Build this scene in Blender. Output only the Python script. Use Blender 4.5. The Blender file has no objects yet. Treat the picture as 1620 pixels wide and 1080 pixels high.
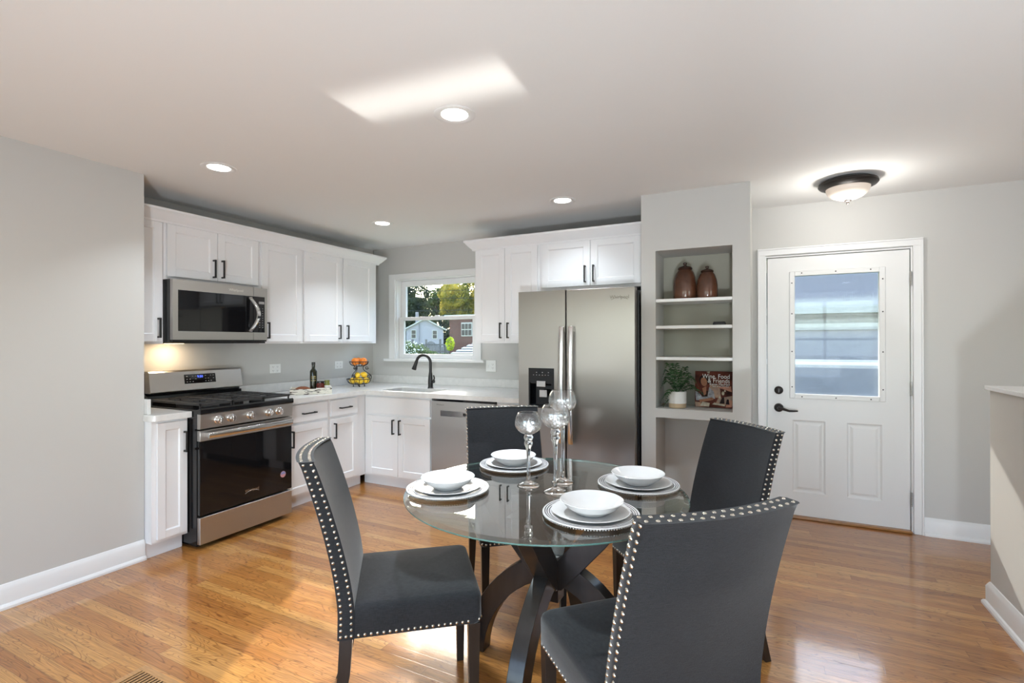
import bpy, bmesh, math, random
from mathutils import Vector, Matrix
import numpy as np

PI = math.pi
sc = bpy.context.scene
COL = sc.collection
random.seed(7)

# ---------------------------------------------------------------- camera
cam_d = bpy.data.cameras.new('camera')
cam_d.sensor_width = 36.0
cam_d.lens = 36.0 * 792.56 / 1620.0
cam_d.clip_start = 0.05
cam_d.clip_end = 400
cam = bpy.data.objects.new('camera', cam_d)
COL.objects.link(cam)
cam.rotation_mode = 'XYZ'
_yaw, _pitch, _roll = 0.4625, 0.0018, -0.0019
cam.matrix_world = (Matrix.Translation((4.0369, -4.485, 1.369)) @ Matrix.Rotation(_yaw, 4, 'Z')
                    @ Matrix.Rotation(PI / 2 + _pitch, 4, 'X') @ Matrix.Rotation(_roll, 4, 'Z'))
sc.camera = cam

# ---------------------------------------------------------------- colour management
sc.view_settings.view_transform = 'Standard'
sc.view_settings.look = 'None'
sc.view_settings.gamma = 1.0
sc.view_settings.use_curve_mapping = False
sc.view_settings.exposure = 0.17
try:
    cy = sc.cycles
    cy.use_denoising = True
    cy.max_bounces = 10
    cy.diffuse_bounces = 5
    cy.glossy_bounces = 5
    cy.transmission_bounces = 10
    cy.transparent_max_bounces = 16
    cy.caustics_reflective = False
    cy.caustics_refractive = False
    cy.sample_clamp_indirect = 6.0
    cy.blur_glossy = 0.5
except Exception:
    pass

# ---------------------------------------------------------------- sky, sun, daylight
SUN_DIR = Vector((0.50, -1.0, -0.575)).normalized()
world = bpy.data.worlds.new('sky')
sc.world = world
world.use_nodes = True
wn = world.node_tree.nodes
wl = world.node_tree.links
wn.clear()
sky = wn.new('ShaderNodeTexSky')
sky.sky_type = 'NISHITA'
sky.sun_disc = False
sky.sun_elevation = math.asin(-SUN_DIR.z)
sky.sun_rotation = math.atan2(-SUN_DIR.x, -SUN_DIR.y)
sky.air_density = 1.0
sky.dust_density = 1.5
bgn = wn.new('ShaderNodeBackground')
bgn.inputs['Strength'].default_value = 1.1
wo = wn.new('ShaderNodeOutputWorld')
wl.new(sky.outputs[0], bgn.inputs['Color'])
wl.new(bgn.outputs[0], wo.inputs['Surface'])


def lamp(name, kind, loc, energy, color=(1, 1, 1), direction=(0, 0, -1), **kw):
    d = bpy.data.lights.new(name, kind)
    d.energy = energy
    d.color = color
    for k, v in kw.items():
        setattr(d, k, v)
    o = bpy.data.objects.new(name, d)
    COL.objects.link(o)
    o.location = loc
    o.rotation_euler = Vector(direction).to_track_quat('-Z', 'Y').to_euler()
    return o


lamp('sun', 'SUN', (0, 20, 12), 5.5, (1.0, 0.93, 0.82), SUN_DIR, angle=math.radians(0.6))
UPLIGHT = 1.0
# added lamp outside the rear window that makes the bright ceiling patch
lamp('ceiling_patch_lamp', 'AREA', (3.5, -14.0, 0.2), 0.34, (1.0, 0.97, 0.92), Vector((2.75, -2.72, 2.44)) - Vector((3.5, -14.0, 0.2)), shape='RECTANGLE', size=0.80, size_y=0.045, spread=math.radians(0.25))
# daylight entering by the living-room windows behind the camera
lamp('daylight_rear_window', 'AREA', (2.335, -7.62, 1.45), 20, (0.80, 0.905, 1.0), (0, 1, 0.35), shape='RECTANGLE', size=2.57, size_y=1.7)
lamp('daylight_rear_window', 'AREA', (5.2, -7.62, 1.45), 20, (0.80, 0.905, 1.0), (0, 1, 0.35), shape='RECTANGLE', size=1.9, size_y=1.7)
lamp('daylight_side_window', 'AREA', (7.72, -4.6, 1.45), 24, (0.80, 0.905, 1.0), (-1, 0, 0.35), shape='RECTANGLE', size=1.9, size_y=1.5)


# ---------------------------------------------------------------- helpers: mesh building
class MB:
    """collects geometry in world (or thing-local) coordinates and links it as one mesh object"""

    def __init__(self):
        self.v, self.f, self.m = [], [], []
        self.cm = 0

    def add(self, vs, fs):
        b = len(self.v)
        self.v += [tuple(p) for p in vs]
        for f in fs:
            self.f.append(tuple(i + b for i in f))
            self.m.append(self.cm)
        return self

    def box(self, x0, x1, y0, y1, z0, z1):
        vs = [(x0, y0, z0), (x1, y0, z0), (x1, y1, z0), (x0, y1, z0), (x0, y0, z1), (x1, y0, z1), (x1, y1, z1), (x0, y1, z1)]
        return self.add(vs, [(3, 2, 1, 0), (4, 5, 6, 7), (0, 1, 5, 4), (1, 2, 6, 5), (2, 3, 7, 6), (3, 0, 4, 7)])

    def obox(self, o, u, v, n, a, b, c):
        """box in the frame (u, v, n) about point o; a, b, c are (lo, hi) ranges"""
        o, u, v, n = Vector(o), Vector(u), Vector(v), Vector(n)
        vs = [o + u * p + v * q + n * r for r in c for q in b for p in a]
        fs = [(0, 2, 3, 1), (4, 5, 7, 6), (0, 1, 5, 4), (1, 3, 7, 5), (3, 2, 6, 7), (2, 0, 4, 6)]
        if u.cross(v).dot(n) < 0:
            fs = [tuple(reversed(f)) for f in fs]
        return self.add(vs, fs)

    def loops(self, loops, cap0=True, cap1=True, closed=True):
        """skin a list of equally long point loops"""
        n = len(loops[0])
        vs = [p for l in loops for p in l]
        fs = []
        for i in range(len(loops) - 1):
            for j in range(n if closed else n - 1):
                k = (j + 1) % n
                fs.append((i * n + j, i * n + k, (i + 1) * n + k, (i + 1) * n + j))
        if cap0:
            fs.append(tuple(reversed(range(n))))
        if cap1:
            fs.append(tuple((len(loops) - 1) * n + j for j in range(n)))
        return self.add(vs, fs)

    def lathe(self, prof, c=(0, 0, 0), seg=32, ax='z'):
        """revolve (radius, height) pairs about an axis through c"""
        c = Vector(c)
        ls = []
        for r, h in prof:
            r = max(r, 1e-5)
            l = []
            for k in range(seg):
                a = 2 * PI * k / seg
                if ax == 'z':
                    p = Vector((r * math.cos(a), r * math.sin(a), h))
                elif ax == 'y':
                    p = Vector((r * math.cos(a), h, -r * math.sin(a)))
                else:
                    p = Vector((h, r * math.cos(a), r * math.sin(a)))
                l.append(c + p)
            ls.append(l)
        return self.loops(ls)

    def tube(self, pts, r, seg=8, closed=False):
        """round tube along a polyline; r a number or a list"""
        pts = [Vector(p) for p in pts]
        n = len(pts)
        rr = r if isinstance(r, (list, tuple)) else [r] * n
        up = Vector((0, 0, 1))
        ls = []
        prev = None
        for i in range(n):
            a = pts[max(i - 1, 0)] if not closed else pts[i - 1]
            b = pts[min(i + 1, n - 1)] if not closed else pts[(i + 1) % n]
            t = (b - a).normalized()
            if prev is None:
                s = t.cross(up)
                if s.length < 1e-3:
                    s = t.cross(Vector((1, 0, 0)))
            else:
                s = prev - t * prev.dot(t)
            s.normalize()
            prev = s
            w = t.cross(s)
            ls.append([pts[i] + (s * math.cos(2 * PI * k / seg) + w * math.sin(2 * PI * k / seg)) * rr[i] for k in range(seg)])
        if closed:
            return self.loops(ls + [ls[0]], False, False)
        return self.loops(ls)

    def beam(self, path, side, w, th):
        """rectangular timber along a polyline; side = horizontal unit vector, th number or list (height of section)"""
        path = [Vector(p) for p in path]
        side = Vector(side).normalized()
        n = len(path)
        th = th if isinstance(th, (list, tuple)) else [th] * n
        ls = []
        for i in range(n):
            t = (path[min(i + 1, n - 1)] - path[max(i - 1, 0)]).normalized()
            nn = side.cross(t).normalized()
            h = th[i] / 2
            ls.append([path[i] + side * (w / 2 * a) + nn * (h * b) for a, b in ((-1, -1), (1, -1), (1, 1), (-1, 1))])
        return self.loops(ls)

    def sweep(self, prof, path, normals):
        """profile of (out, z) pairs swept along plan points; normals = outward plan direction at each point (mitre length included)"""
        ls = []
        for p, nn in zip(path, normals):
            ls.append([(p[0] + nn[0] * d, p[1] + nn[1] * d, z) for d, z in prof])
        return self.loops(ls)

    def sphere(self, c, r, seg=16, rings=10, sx=1, sy=1, sz=1):
        c = Vector(c)
        ls = []
        for i in range(rings + 1):
            a = -PI / 2 + PI * i / rings
            rr = max(math.cos(a) * r, 1e-5)
            ls.append([c + Vector((sx * rr * math.cos(2 * PI * k / seg), sy * rr * math.sin(2 * PI * k / seg), sz * r * math.sin(a))) for k in range(seg)])
        return self.loops(ls)

    def dome(self, c, n, r, h, seg=7):
        """small nail head at c facing n"""
        c, n = Vector(c), Vector(n).normalized()
        s = n.orthogonal().normalized()
        w = n.cross(s)
        ls = []
        for q, e in ((1.0, 0.0), (0.8, 0.6), (0.4, 0.92)):
            ls.append([c + (s * math.cos(2 * PI * k / seg) + w * math.sin(2 * PI * k / seg)) * r * q + n * h * e for k in range(seg)])
        return self.loops(ls)

    def poly(self, pts):
        return self.add(pts, [tuple(range(len(pts)))])

    def prism(self, pts2, o, u, v, n, d0, d1):
        """extrude a 2-D outline given in (u, v)"""
        o, u, v, n = Vector(o), Vector(u), Vector(v), Vector(n)
        a = [o + u * p[0] + v * p[1] + n * d0 for p in pts2]
        b = [o + u * p[0] + v * p[1] + n * d1 for p in pts2]
        return self.loops([a, b])

    def build(self, name, mats, parent=None, bevel=0.0, smooth=True, seg=2, angle=35, recalc=True):
        me = bpy.data.meshes.new(name)
        vs = self.v
        if parent is not None:
            t = parent
            while t.parent is not None:
                t = t.parent
            inv = Matrix.LocRotScale(t.location, t.rotation_euler, None).inverted()
            if not getattr(self, 'local', False):
                vs = [tuple(inv @ Vector(p)) for p in vs]
        me.from_pydata([tuple(p) for p in vs], [], self.f)
        if recalc:
            bm = bmesh.new()
            bm.from_mesh(me)
            bmesh.ops.recalc_face_normals(bm, faces=bm.faces)
            bm.to_mesh(me)
            bm.free()
        mats = mats if isinstance(mats, (list, tuple)) else [mats]
        for m in mats:
            me.materials.append(m)
        if len(mats) > 1:
            me.polygons.foreach_set('material_index', self.m)
        if smooth:
            me.shade_smooth()
            me.set_sharp_from_angle(angle=math.radians(angle))
        o = bpy.data.objects.new(name, me)
        COL.objects.link(o)
        if parent is not None:
            o.parent = parent
        if bevel > 0:
            b = o.modifiers.new('bevel', 'BEVEL')
            b.width = bevel
            b.segments = seg
            b.limit_method = 'ANGLE'
            b.angle_limit = math.radians(40)
            b.harden_normals = True
        return o


def L():
    m = MB()
    m.local = True
    return m


def tag(o, label=None, cat=None, group=None, kind=None):
    if label: o['label'] = label
    if cat: o['category'] = cat
    if group: o['group'] = group
    if kind: o['kind'] = kind
    return o


def thing(name, label, cat, loc, rotz=0.0, group=None):
    o = bpy.data.objects.new(name, None)
    o.empty_display_size = 0.1
    COL.objects.link(o)
    o.location = loc
    o.rotation_euler = (0, 0, rotz)
    return tag(o, label, cat, group)


def struct(name, mb, m, **kw):
    return tag(mb.build(name, m, **kw), kind='structure')


def copy_tree(o, parent=None):
    c = o.copy()
    COL.objects.link(c)
    if parent is not None:
        c.parent = parent
    for ch in list(o.children):
        copy_tree(ch, c)
    return c


def text_into(mb, body, size, o, u, v, n, depth=0.0006, align='CENTER', lift=0.0004, shear=0.0, sx=1.0):
    """raised lettering added to a mesh, in the frame (u, v, n)"""
    cu = bpy.data.curves.new('lettering', 'FONT')
    cu.body = body
    cu.size = size
    cu.align_x = align
    cu.align_y = 'CENTER'
    cu.extrude = depth / 2
    cu.shear = shear
    cu.resolution_u = 3
    ob = bpy.data.objects.new('lettering', cu)
    COL.objects.link(ob)
    dg = bpy.context.evaluated_depsgraph_get()
    me = bpy.data.meshes.new_from_object(ob.evaluated_get(dg))
    o, u, v, n = Vector(o), Vector(u), Vector(v), Vector(n)
    vs = [o + u * (p.co.x * sx) + v * p.co.y + n * (p.co.z + lift + depth / 2) for p in me.vertices]
    mb.add(vs, [tuple(p.vertices) for p in me.polygons])
    bpy.data.objects.remove(ob)
    bpy.data.curves.remove(cu)
    bpy.data.meshes.remove(me)
    return mb


X, Y, Z = Vector((1, 0, 0)), Vector((0, 1, 0)), Vector((0, 0, 1))


# ---------------------------------------------------------------- materials
def new_mat(name):
    m = bpy.data.materials.new(name)
    m.use_nodes = True
    return m, m.node_tree.nodes, m.node_tree.links, m.node_tree.nodes['Principled BSDF']


def pmat(name, col, rough=0.5, metal=0.0, spec=0.5, bump=0.0, bscale=40, bstretch=(1, 1, 1), var=0.0, vscale=3, vstretch=(1, 1, 1),
         emit=None, estr=0.0, coat=0.0, sheen=0.0, aniso=0.0, trans=0.0, ior=1.45, rvar=0.0):
    m, N, K, b = new_mat(name)
    b.inputs['Base Color'].default_value = (*col, 1)
    b.inputs['Roughness'].default_value = rough
    b.inputs['Metallic'].default_value = metal
    b.inputs['Specular IOR Level'].default_value = spec
    b.inputs['IOR'].default_value = ior
    b.inputs['Coat Weight'].default_value = coat
    b.inputs['Coat Roughness'].default_value = 0.08
    b.inputs['Sheen Weight'].default_value = sheen
    b.inputs['Anisotropic'].default_value = aniso
    b.inputs['Transmission Weight'].default_value = trans
    if emit:
        b.inputs['Emission Color'].default_value = (*emit, 1)
        b.inputs['Emission Strength'].default_value = estr
    if bump or var or rvar:
        tc = N.new('ShaderNodeTexCoord')
    if bump:
        mp = N.new('ShaderNodeMapping')
        mp.inputs['Scale'].default_value = bstretch
        K.new(tc.outputs['Object'], mp.inputs['Vector'])
        nz = N.new('ShaderNodeTexNoise')
        nz.inputs['Scale'].default_value = bscale
        nz.inputs['Detail'].default_value = 4
        K.new(mp.outputs[0], nz.inputs['Vector'])
        bp = N.new('ShaderNodeBump')
        bp.inputs['Strength'].default_value = bump
        bp.inputs['Distance'].default_value = 0.002
        K.new(nz.outputs[0], bp.inputs['Height'])
        K.new(bp.outputs[0], b.inputs['Normal'])
    if var or rvar:
        mp2 = N.new('ShaderNodeMapping')
        mp2.inputs['Scale'].default_value = vstretch
        K.new(tc.outputs['Object'], mp2.inputs['Vector'])
        nv = N.new('ShaderNodeTexNoise')
        nv.inputs['Scale'].default_value = vscale
        nv.inputs['Detail'].default_value = 5
        K.new(mp2.outputs[0], nv.inputs['Vector'])
        if var:
            rp = N.new('ShaderNodeMapRange')
            rp.inputs['From Min'].default_value = 0.3
            rp.inputs['From Max'].default_value = 0.7
            rp.inputs['To Min'].default_value = 1 - var
            rp.inputs['To Max'].default_value = 1 + var
            K.new(nv.outputs[0], rp.inputs[0])
            vm = N.new('ShaderNodeVectorMath')
            vm.operation = 'SCALE'
            vm.inputs[0].default_value = col
            K.new(rp.outputs[0], vm.inputs['Scale'])
            K.new(vm.outputs[0], b.inputs['Base Color'])
        if rvar:
            rq = N.new('ShaderNodeMapRange')
            rq.inputs['To Min'].default_value = max(rough - rvar, 0.02)
            rq.inputs['To Max'].default_value = rough + rvar
            K.new(nv.outputs[0], rq.inputs[0])
            K.new(rq.outputs[0], b.inputs['Roughness'])
    return m


def thin_glass(name, tint=(1, 1, 1), f0=0.04, rough=0.0, scale=1.0, power=5.0):
    """clear pane: straight-through light plus a Schlick mirror"""
    m, N, K, b = new_mat(name)
    N.remove(b)
    out = [n for n in N if n.type == 'OUTPUT_MATERIAL'][0]
    tr = N.new('ShaderNodeBsdfTransparent')
    tr.inputs[0].default_value = (*tint, 1)
    gl = N.new('ShaderNodeBsdfGlossy')
    gl.inputs['Roughness'].default_value = rough
    lw = N.new('ShaderNodeLayerWeight')
    lw.inputs['Blend'].default_value = 0.5
    pw = N.new('ShaderNodeMath')
    pw.operation = 'POWER'
    pw.inputs[1].default_value = power
    K.new(lw.outputs['Facing'], pw.inputs[0])
    mr = N.new('ShaderNodeMapRange')
    mr.inputs['To Min'].default_value = f0
    mr.inputs['To Max'].default_value = scale
    K.new(pw.outputs[0], mr.inputs[0])
    mx = N.new('ShaderNodeMixShader')
    K.new(mr.outputs[0], mx.inputs[0])
    K.new(tr.outputs[0], mx.inputs[1])
    K.new(gl.outputs[0], mx.inputs[2])
    K.new(mx.outputs[0], out.inputs[0])
    return m


def fabric_mat():
    m, N, K, b = new_mat('charcoal_linen')
    tc = N.new('ShaderNodeTexCoord')
    heights = []
    cols = []
    for st in ((60, 60, 900), (900, 900, 60)):
        mp = N.new('ShaderNodeMapping')
        mp.inputs['Scale'].default_value = st
        K.new(tc.outputs['Object'], mp.inputs['Vector'])
        nz = N.new('ShaderNodeTexNoise')
        nz.inputs['Scale'].default_value = 1.0
        nz.inputs['Detail'].default_value = 3
        K.new(mp.outputs[0], nz.inputs['Vector'])
        heights.append(nz)
    ad = N.new('ShaderNodeMath')
    ad.operation = 'ADD'
    K.new(heights[0].outputs[0], ad.inputs[0])
    K.new(heights[1].outputs[0], ad.inputs[1])
    big = N.new('ShaderNodeTexNoise')
    big.inputs['Scale'].default_value = 5
    K.new(tc.outputs['Object'], big.inputs['Vector'])
    ad2 = N.new('ShaderNodeMath')
    ad2.operation = 'MULTIPLY_ADD'
    ad2.inputs[1].default_value = 0.5
    K.new(big.outputs[0], ad2.inputs[0])
    K.new(ad.outputs[0], ad2.inputs[2])
    cr = N.new('ShaderNodeValToRGB')
    cr.color_ramp.elements[0].position = 0.44
    cr.color_ramp.elements[0].color = (0.0075, 0.0076, 0.0086, 1)
    cr.color_ramp.elements[1].position = 0.80
    cr.color_ramp.elements[1].color = (0.0245, 0.025, 0.028, 1)
    dv = N.new('ShaderNodeMath')
    dv.operation = 'DIVIDE'
    dv.inputs[1].default_value = 2.0
    K.new(ad2.outputs[0], dv.inputs[0])
    K.new(dv.outputs[0], cr.inputs[0])
    K.new(cr.outputs[0], b.inputs['Base Color'])
    b.inputs['Roughness'].default_value = 0.85
    b.inputs['Sheen Weight'].default_value = 0.3
    b.inputs['Sheen Roughness'].default_value = 0.4
    b.inputs['Specular IOR Level'].default_value = 0.2
    bp = N.new('ShaderNodeBump')
    bp.inputs['Strength'].default_value = 0.35
    bp.inputs['Distance'].default_value = 0.001
    K.new(ad.outputs[0], bp.inputs['Height'])
    K.new(bp.outputs[0], b.inputs['Normal'])
    return m


def floor_mat():
    m, N, K, b = new_mat('oak_strip_floor')

    def math_(op, a, c=None, d=None):
        n = N.new('ShaderNodeMath')
        n.operation = op
        for i, q in enumerate((a, c, d)):
            if q is None: continue
            if isinstance(q, (int, float)): n.inputs[i].default_value = q
            else: K.new(q, n.inputs[i])
        return n.outputs[0]

    def comb(x, y, z):
        n = N.new('ShaderNodeCombineXYZ')
        for i, q in enumerate((x, y, z)):
            if isinstance(q, (int, float)): n.inputs[i].default_value = q
            else: K.new(q, n.inputs[i])
        return n.outputs[0]

    def noise(vec, scale=1.0, detail=3, rough=0.5, dist=0.0):
        n = N.new('ShaderNodeTexNoise')
        n.inputs['Scale'].default_value = scale
        n.inputs['Detail'].default_value = detail
        n.inputs['Roughness'].default_value = rough
        n.inputs['Distortion'].default_value = dist
        K.new(vec, n.inputs['Vector'])
        return n.outputs[0]

    tc = N.new('ShaderNodeTexCoord')
    sp = N.new('ShaderNodeSeparateXYZ')
    K.new(tc.outputs['Object'], sp.inputs[0])
    x, y = sp.outputs[0], sp.outputs[1]
    PW, PL = 0.0572, 1.35
    yr = math_('DIVIDE', y, PW)
    row = math_('FLOOR', yr)
    fy = math_('FRACT', yr)
    w1 = N.new('ShaderNodeTexWhiteNoise')
    w1.noise_dimensions = '1D'
    K.new(row, w1.inputs['W'])
    xs = math_('ADD', math_('DIVIDE', x, PL), math_('MULTIPLY', w1.outputs[0], 7.3))
    col = math_('FLOOR', xs)
    fx = math_('FRACT', xs)
    w2 = N.new('ShaderNodeTexWhiteNoise')
    w2.noise_dimensions = '2D'
    K.new(comb(row, col, 0), w2.inputs['Vector'])
    rnd = w2.outputs[0]
    # plank tone
    cr = N.new('ShaderNodeValToRGB')
    el = cr.color_ramp.elements
    el[0].position, el[0].color = 0.0, (0.335, 0.128, 0.030, 1)
    el[1].position, el[1].color = 1.0, (0.56, 0.285, 0.085, 1)
    for p, c in ((0.25, (0.42, 0.170, 0.041, 1)), (0.75, (0.48, 0.212, 0.054, 1))):
        e = el.new(p)
        e.color = c
    K.new(rnd, cr.inputs[0])
    # fine streaks along the plank
    st = noise(comb(math_('MULTIPLY', x, 5.0), math_('MULTIPLY', y, 190.0), math_('MULTIPLY', rnd, 37.0)), 1.0, 4, 0.6)
    # cathedral figure: contour lines of a stretched noise field
    nf = noise(comb(math_('ADD', math_('MULTIPLY', x, 1.7), math_('MULTIPLY', rnd, 91.0)), math_('MULTIPLY', y, 13.0), math_('MULTIPLY', rnd, 17.0)), 1.0, 2, 0.45, 0.25)
    ring = math_('ABSOLUTE', math_('SINE', math_('MULTIPLY', nf, 78.0)))
    line = N.new('ShaderNodeMapRange')
    line.inputs['From Min'].default_value = 0.0
    line.inputs['From Max'].default_value = 0.5
    line.inputs['To Min'].default_value = 1.0
    line.inputs['To Max'].default_value = 0.0
    K.new(ring, line.inputs[0])
    broken = noise(comb(math_('MULTIPLY', x, 9.0), math_('MULTIPLY', y, 60.0), math_('MULTIPLY', rnd, 11.0)), 1.0, 3, 0.6)
    gate = math_('MULTIPLY', line.outputs[0], math_('SMOOTH_MIN', math_('MULTIPLY', broken, 1.3), 0.9, 0.1))
    mx = N.new('ShaderNodeMix')
    mx.data_type = 'RGBA'
    mx.blend_type = 'MULTIPLY'
    K.new(math_('MULTIPLY', gate, 0.85), mx.inputs[0])
    K.new(cr.outputs[0], mx.inputs[6])
    mx.inputs[7].default_value = (0.27, 0.14, 0.09, 1)
    sr = N.new('ShaderNodeMapRange')
    sr.inputs['From Min'].default_value = 0.3
    sr.inputs['From Max'].default_value = 0.72
    sr.inputs['To Min'].default_value = 0.66
    sr.inputs['To Max'].default_value = 1.25
    K.new(st, sr.inputs[0])
    vm = N.new('ShaderNodeVectorMath')
    vm.operation = 'SCALE'
    K.new(mx.outputs[2], vm.inputs[0])
    K.new(sr.outputs[0], vm.inputs['Scale'])
    # seams
    ey = math_('MINIMUM', fy, math_('SUBTRACT', 1.0, fy))
    ex = math_('MULTIPLY', math_('MINIMUM', fx, math_('SUBTRACT', 1.0, fx)), PL / PW)
    edge = math_('MINIMUM', ey, ex)
    se = N.new('ShaderNodeMapRange')
    se.inputs['From Min'].default_value = 0.004
    se.inputs['From Max'].default_value = 0.028
    se.inputs['To Min'].default_value = 0.5
    se.inputs['To Max'].default_value = 1.0
    K.new(edge, se.inputs[0])
    vm2 = N.new('ShaderNodeVectorMath')
    vm2.operation = 'SCALE'
    K.new(vm.outputs[0], vm2.inputs[0])
    K.new(se.outputs[0], vm2.inputs['Scale'])
    K.new(vm2.outputs[0], b.inputs['Base Color'])
    b.inputs['Roughness'].default_value = 0.3
    b.inputs['Coat Weight'].default_value = 0.85
    b.inputs['Specular IOR Level'].default_value = 0.3
    b.inputs['Coat IOR'].default_value = 1.5
    b.inputs['Coat Roughness'].default_value = 0.09
    wav = noise(comb(math_('MULTIPLY', x, 2.0), math_('MULTIPLY', y, 16.0), rnd), 1.0, 2)
    hsum = math_('ADD', math_('MULTIPLY', se.outputs[0], 0.25), math_('ADD', math_('MULTIPLY', st, 0.10), math_('MULTIPLY', wav, 0.5)))
    bp = N.new('ShaderNodeBump')
    bp.inputs['Strength'].default_value = 0.22
    bp.inputs['Distance'].default_value = 0.0022
    K.new(hsum, bp.inputs['Height'])
    K.new(bp.outputs[0], b.inputs['Normal'])
    K.new(bp.outputs[0], b.inputs['Coat Normal'])
    return m


def distressed_mat():
    m, N, K, b = new_mat('chippy_white_paint')
    tc = N.new('ShaderNodeTexCoord')
    mp = N.new('ShaderNodeMapping')
    mp.inputs['Scale'].default_value = (7, 7, 45)
    K.new(tc.outputs['Object'], mp.inputs['Vector'])
    nz = N.new('ShaderNodeTexNoise')
    nz.inputs['Scale'].default_value = 2.2
    nz.inputs['Detail'].default_value = 5
    K.new(mp.outputs[0], nz.inputs['Vector'])
    cr = N.new('ShaderNodeValToRGB')
    cr.color_ramp.elements[0].position = 0.405
    cr.color_ramp.elements[0].color = (0.035, 0.022, 0.015, 1)
    cr.color_ramp.elements[1].position = 0.44
    cr.color_ramp.elements[1].color = (0.70, 0.66, 0.57, 1)
    K.new(nz.outputs[0], cr.inputs[0])
    K.new(cr.outputs[0], b.inputs['Base Color'])
    b.inputs['Roughness'].default_value = 0.6
    return m


def siding_mat(name, col, pitch, depth=0.5):
    m, N, K, b = new_mat(name)
    tc = N.new('ShaderNodeTexCoord')
    sp = N.new('ShaderNodeSeparateXYZ')
    K.new(tc.outputs['Object'], sp.inputs[0])
    dv = N.new('ShaderNodeMath')
    dv.operation = 'DIVIDE'
    dv.inputs[1].default_value = pitch
    K.new(sp.outputs[2], dv.inputs[0])
    fr = N.new('ShaderNodeMath')
    fr.operation = 'FRACT'
    K.new(dv.outputs[0], fr.inputs[0])
    bp = N.new('ShaderNodeBump')
    bp.inputs['Strength'].default_value = depth
    bp.inputs['Distance'].default_value = 0.03
    K.new(fr.outputs[0], bp.inputs['Height'])
    K.new(bp.outputs[0], b.inputs['Normal'])
    b.inputs['Base Color'].default_value = (*col, 1)
    b.inputs['Roughness'].default_value = 0.7
    return m


def brick_mat(name, c1, c2, mortar):
    m, N, K, b = new_mat(name)
    tc = N.new('ShaderNodeTexCoord')
    mp = N.new('ShaderNodeMapping')
    mp.inputs['Rotation'].default_value = (PI / 2, 0, 0)
    K.new(tc.outputs['Object'], mp.inputs['Vector'])
    bt = N.new('ShaderNodeTexBrick')
    bt.inputs['Color1'].default_value = (*c1, 1)
    bt.inputs['Color2'].default_value = (*c2, 1)
    bt.inputs['Mortar'].default_value = (*mortar, 1)
    bt.inputs['Scale'].default_value = 4.5
    K.new(mp.outputs[0], bt.inputs['Vector'])
    K.new(bt.outputs[0], b.inputs['Base Color'])
    b.inputs['Roughness'].default_value = 0.85
    return m


def leaf_mat(name, c1, c2, scale=1.2):
    m, N, K, b = new_mat(name)
    tc = N.new('ShaderNodeTexCoord')
    nz = N.new('ShaderNodeTexNoise')
    nz.inputs['Scale'].default_value = scale
    nz.inputs['Detail'].default_value = 3
    K.new(tc.outputs['Object'], nz.inputs['Vector'])
    cr = N.new('ShaderNodeValToRGB')
    cr.color_ramp.elements[0].position = 0.38
    cr.color_ramp.elements[0].color = (*c1, 1)
    cr.color_ramp.elements[1].position = 0.64
    cr.color_ramp.elements[1].color = (*c2, 1)
    K.new(nz.outputs[0], cr.inputs[0])
    K.new(cr.outputs[0], b.inputs['Base Color'])
    b.inputs['Roughness'].default_value = 0.5
    # light shining through the leaves
    out = [n for n in N if n.type == 'OUTPUT_MATERIAL'][0]
    tl = N.new('ShaderNodeBsdfTranslucent')
    K.new(cr.outputs[0], tl.inputs[0])
    mx = N.new('ShaderNodeMixShader')
    mx.inputs[0].default_value = 0.45
    K.new(b.outputs[0], mx.inputs[1])
    K.new(tl.outputs[0], mx.inputs[2])
    K.new(mx.outputs[0], out.inputs[0])
    return m


M = {}
M['wall'] = pmat('greige_wall_paint', (0.55, 0.54, 0.515), 0.75, bump=0.06, bscale=220)
M['ceiling'] = pmat('ceiling_paint', (0.80, 0.795, 0.78), 0.9, bump=0.05, bscale=150)
M['trim'] = pmat('white_trim_paint', (0.78, 0.78, 0.775), 0.35)
M['door'] = pmat('white_door_paint', (0.76, 0.76, 0.75), 0.4)
M['cab'] = pmat('white_cabinet_paint', (0.81, 0.81, 0.82), 0.38)
M['quartz'] = pmat('white_quartz', (0.69, 0.68, 0.66), 0.16, var=0.05, vscale=25)
M['black'] = pmat('matte_black_metal', (0.012, 0.011, 0.011), 0.38, spec=0.5)
M['blackplastic'] = pmat('black_plastic', (0.013, 0.013, 0.014), 0.28)
M['blackglass'] = pmat('black_glass', (0.006, 0.006, 0.007), 0.04, spec=0.6)
M['iron'] = pmat('cast_iron', (0.03, 0.029, 0.029), 0.55, bump=0.15, bscale=300)
M['enamel'] = pmat('black_enamel', (0.008, 0.008, 0.009), 0.12)
M['steel'] = pmat('brushed_stainless', (0.50, 0.475, 0.445), 0.34, metal=1.0, aniso=0.8)
_tn = M['steel'].node_tree.nodes.new('ShaderNodeTangent')
_tn.direction_type = 'RADIAL'
_tn.axis = 'Z'
M['steel'].node_tree.links.new(_tn.outputs[0], M['steel'].node_tree.nodes['Principled BSDF'].inputs['Tangent'])
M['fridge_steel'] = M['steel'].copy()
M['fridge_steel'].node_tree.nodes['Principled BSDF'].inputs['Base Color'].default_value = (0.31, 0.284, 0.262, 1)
M['steel_light'] = pmat('satin_stainless', (0.72, 0.71, 0.70), 0.2, metal=1.0)
M['chrome'] = pmat('polished_metal', (0.80, 0.79, 0.78), 0.12, metal=1.0)
M['nickel'] = pmat('nickel_nailhead', (0.60, 0.56, 0.49), 0.2, metal=1.0)
M['hinge'] = pmat('satin_nickel_hinge', (0.42, 0.40, 0.37), 0.35, metal=1.0)
M['fabric'] = fabric_mat()
M['espresso'] = pmat('espresso_wood', (0.014, 0.011, 0.010), 0.3, var=0.25, vscale=6, vstretch=(6, 6, 1), coat=0.25)
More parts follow.
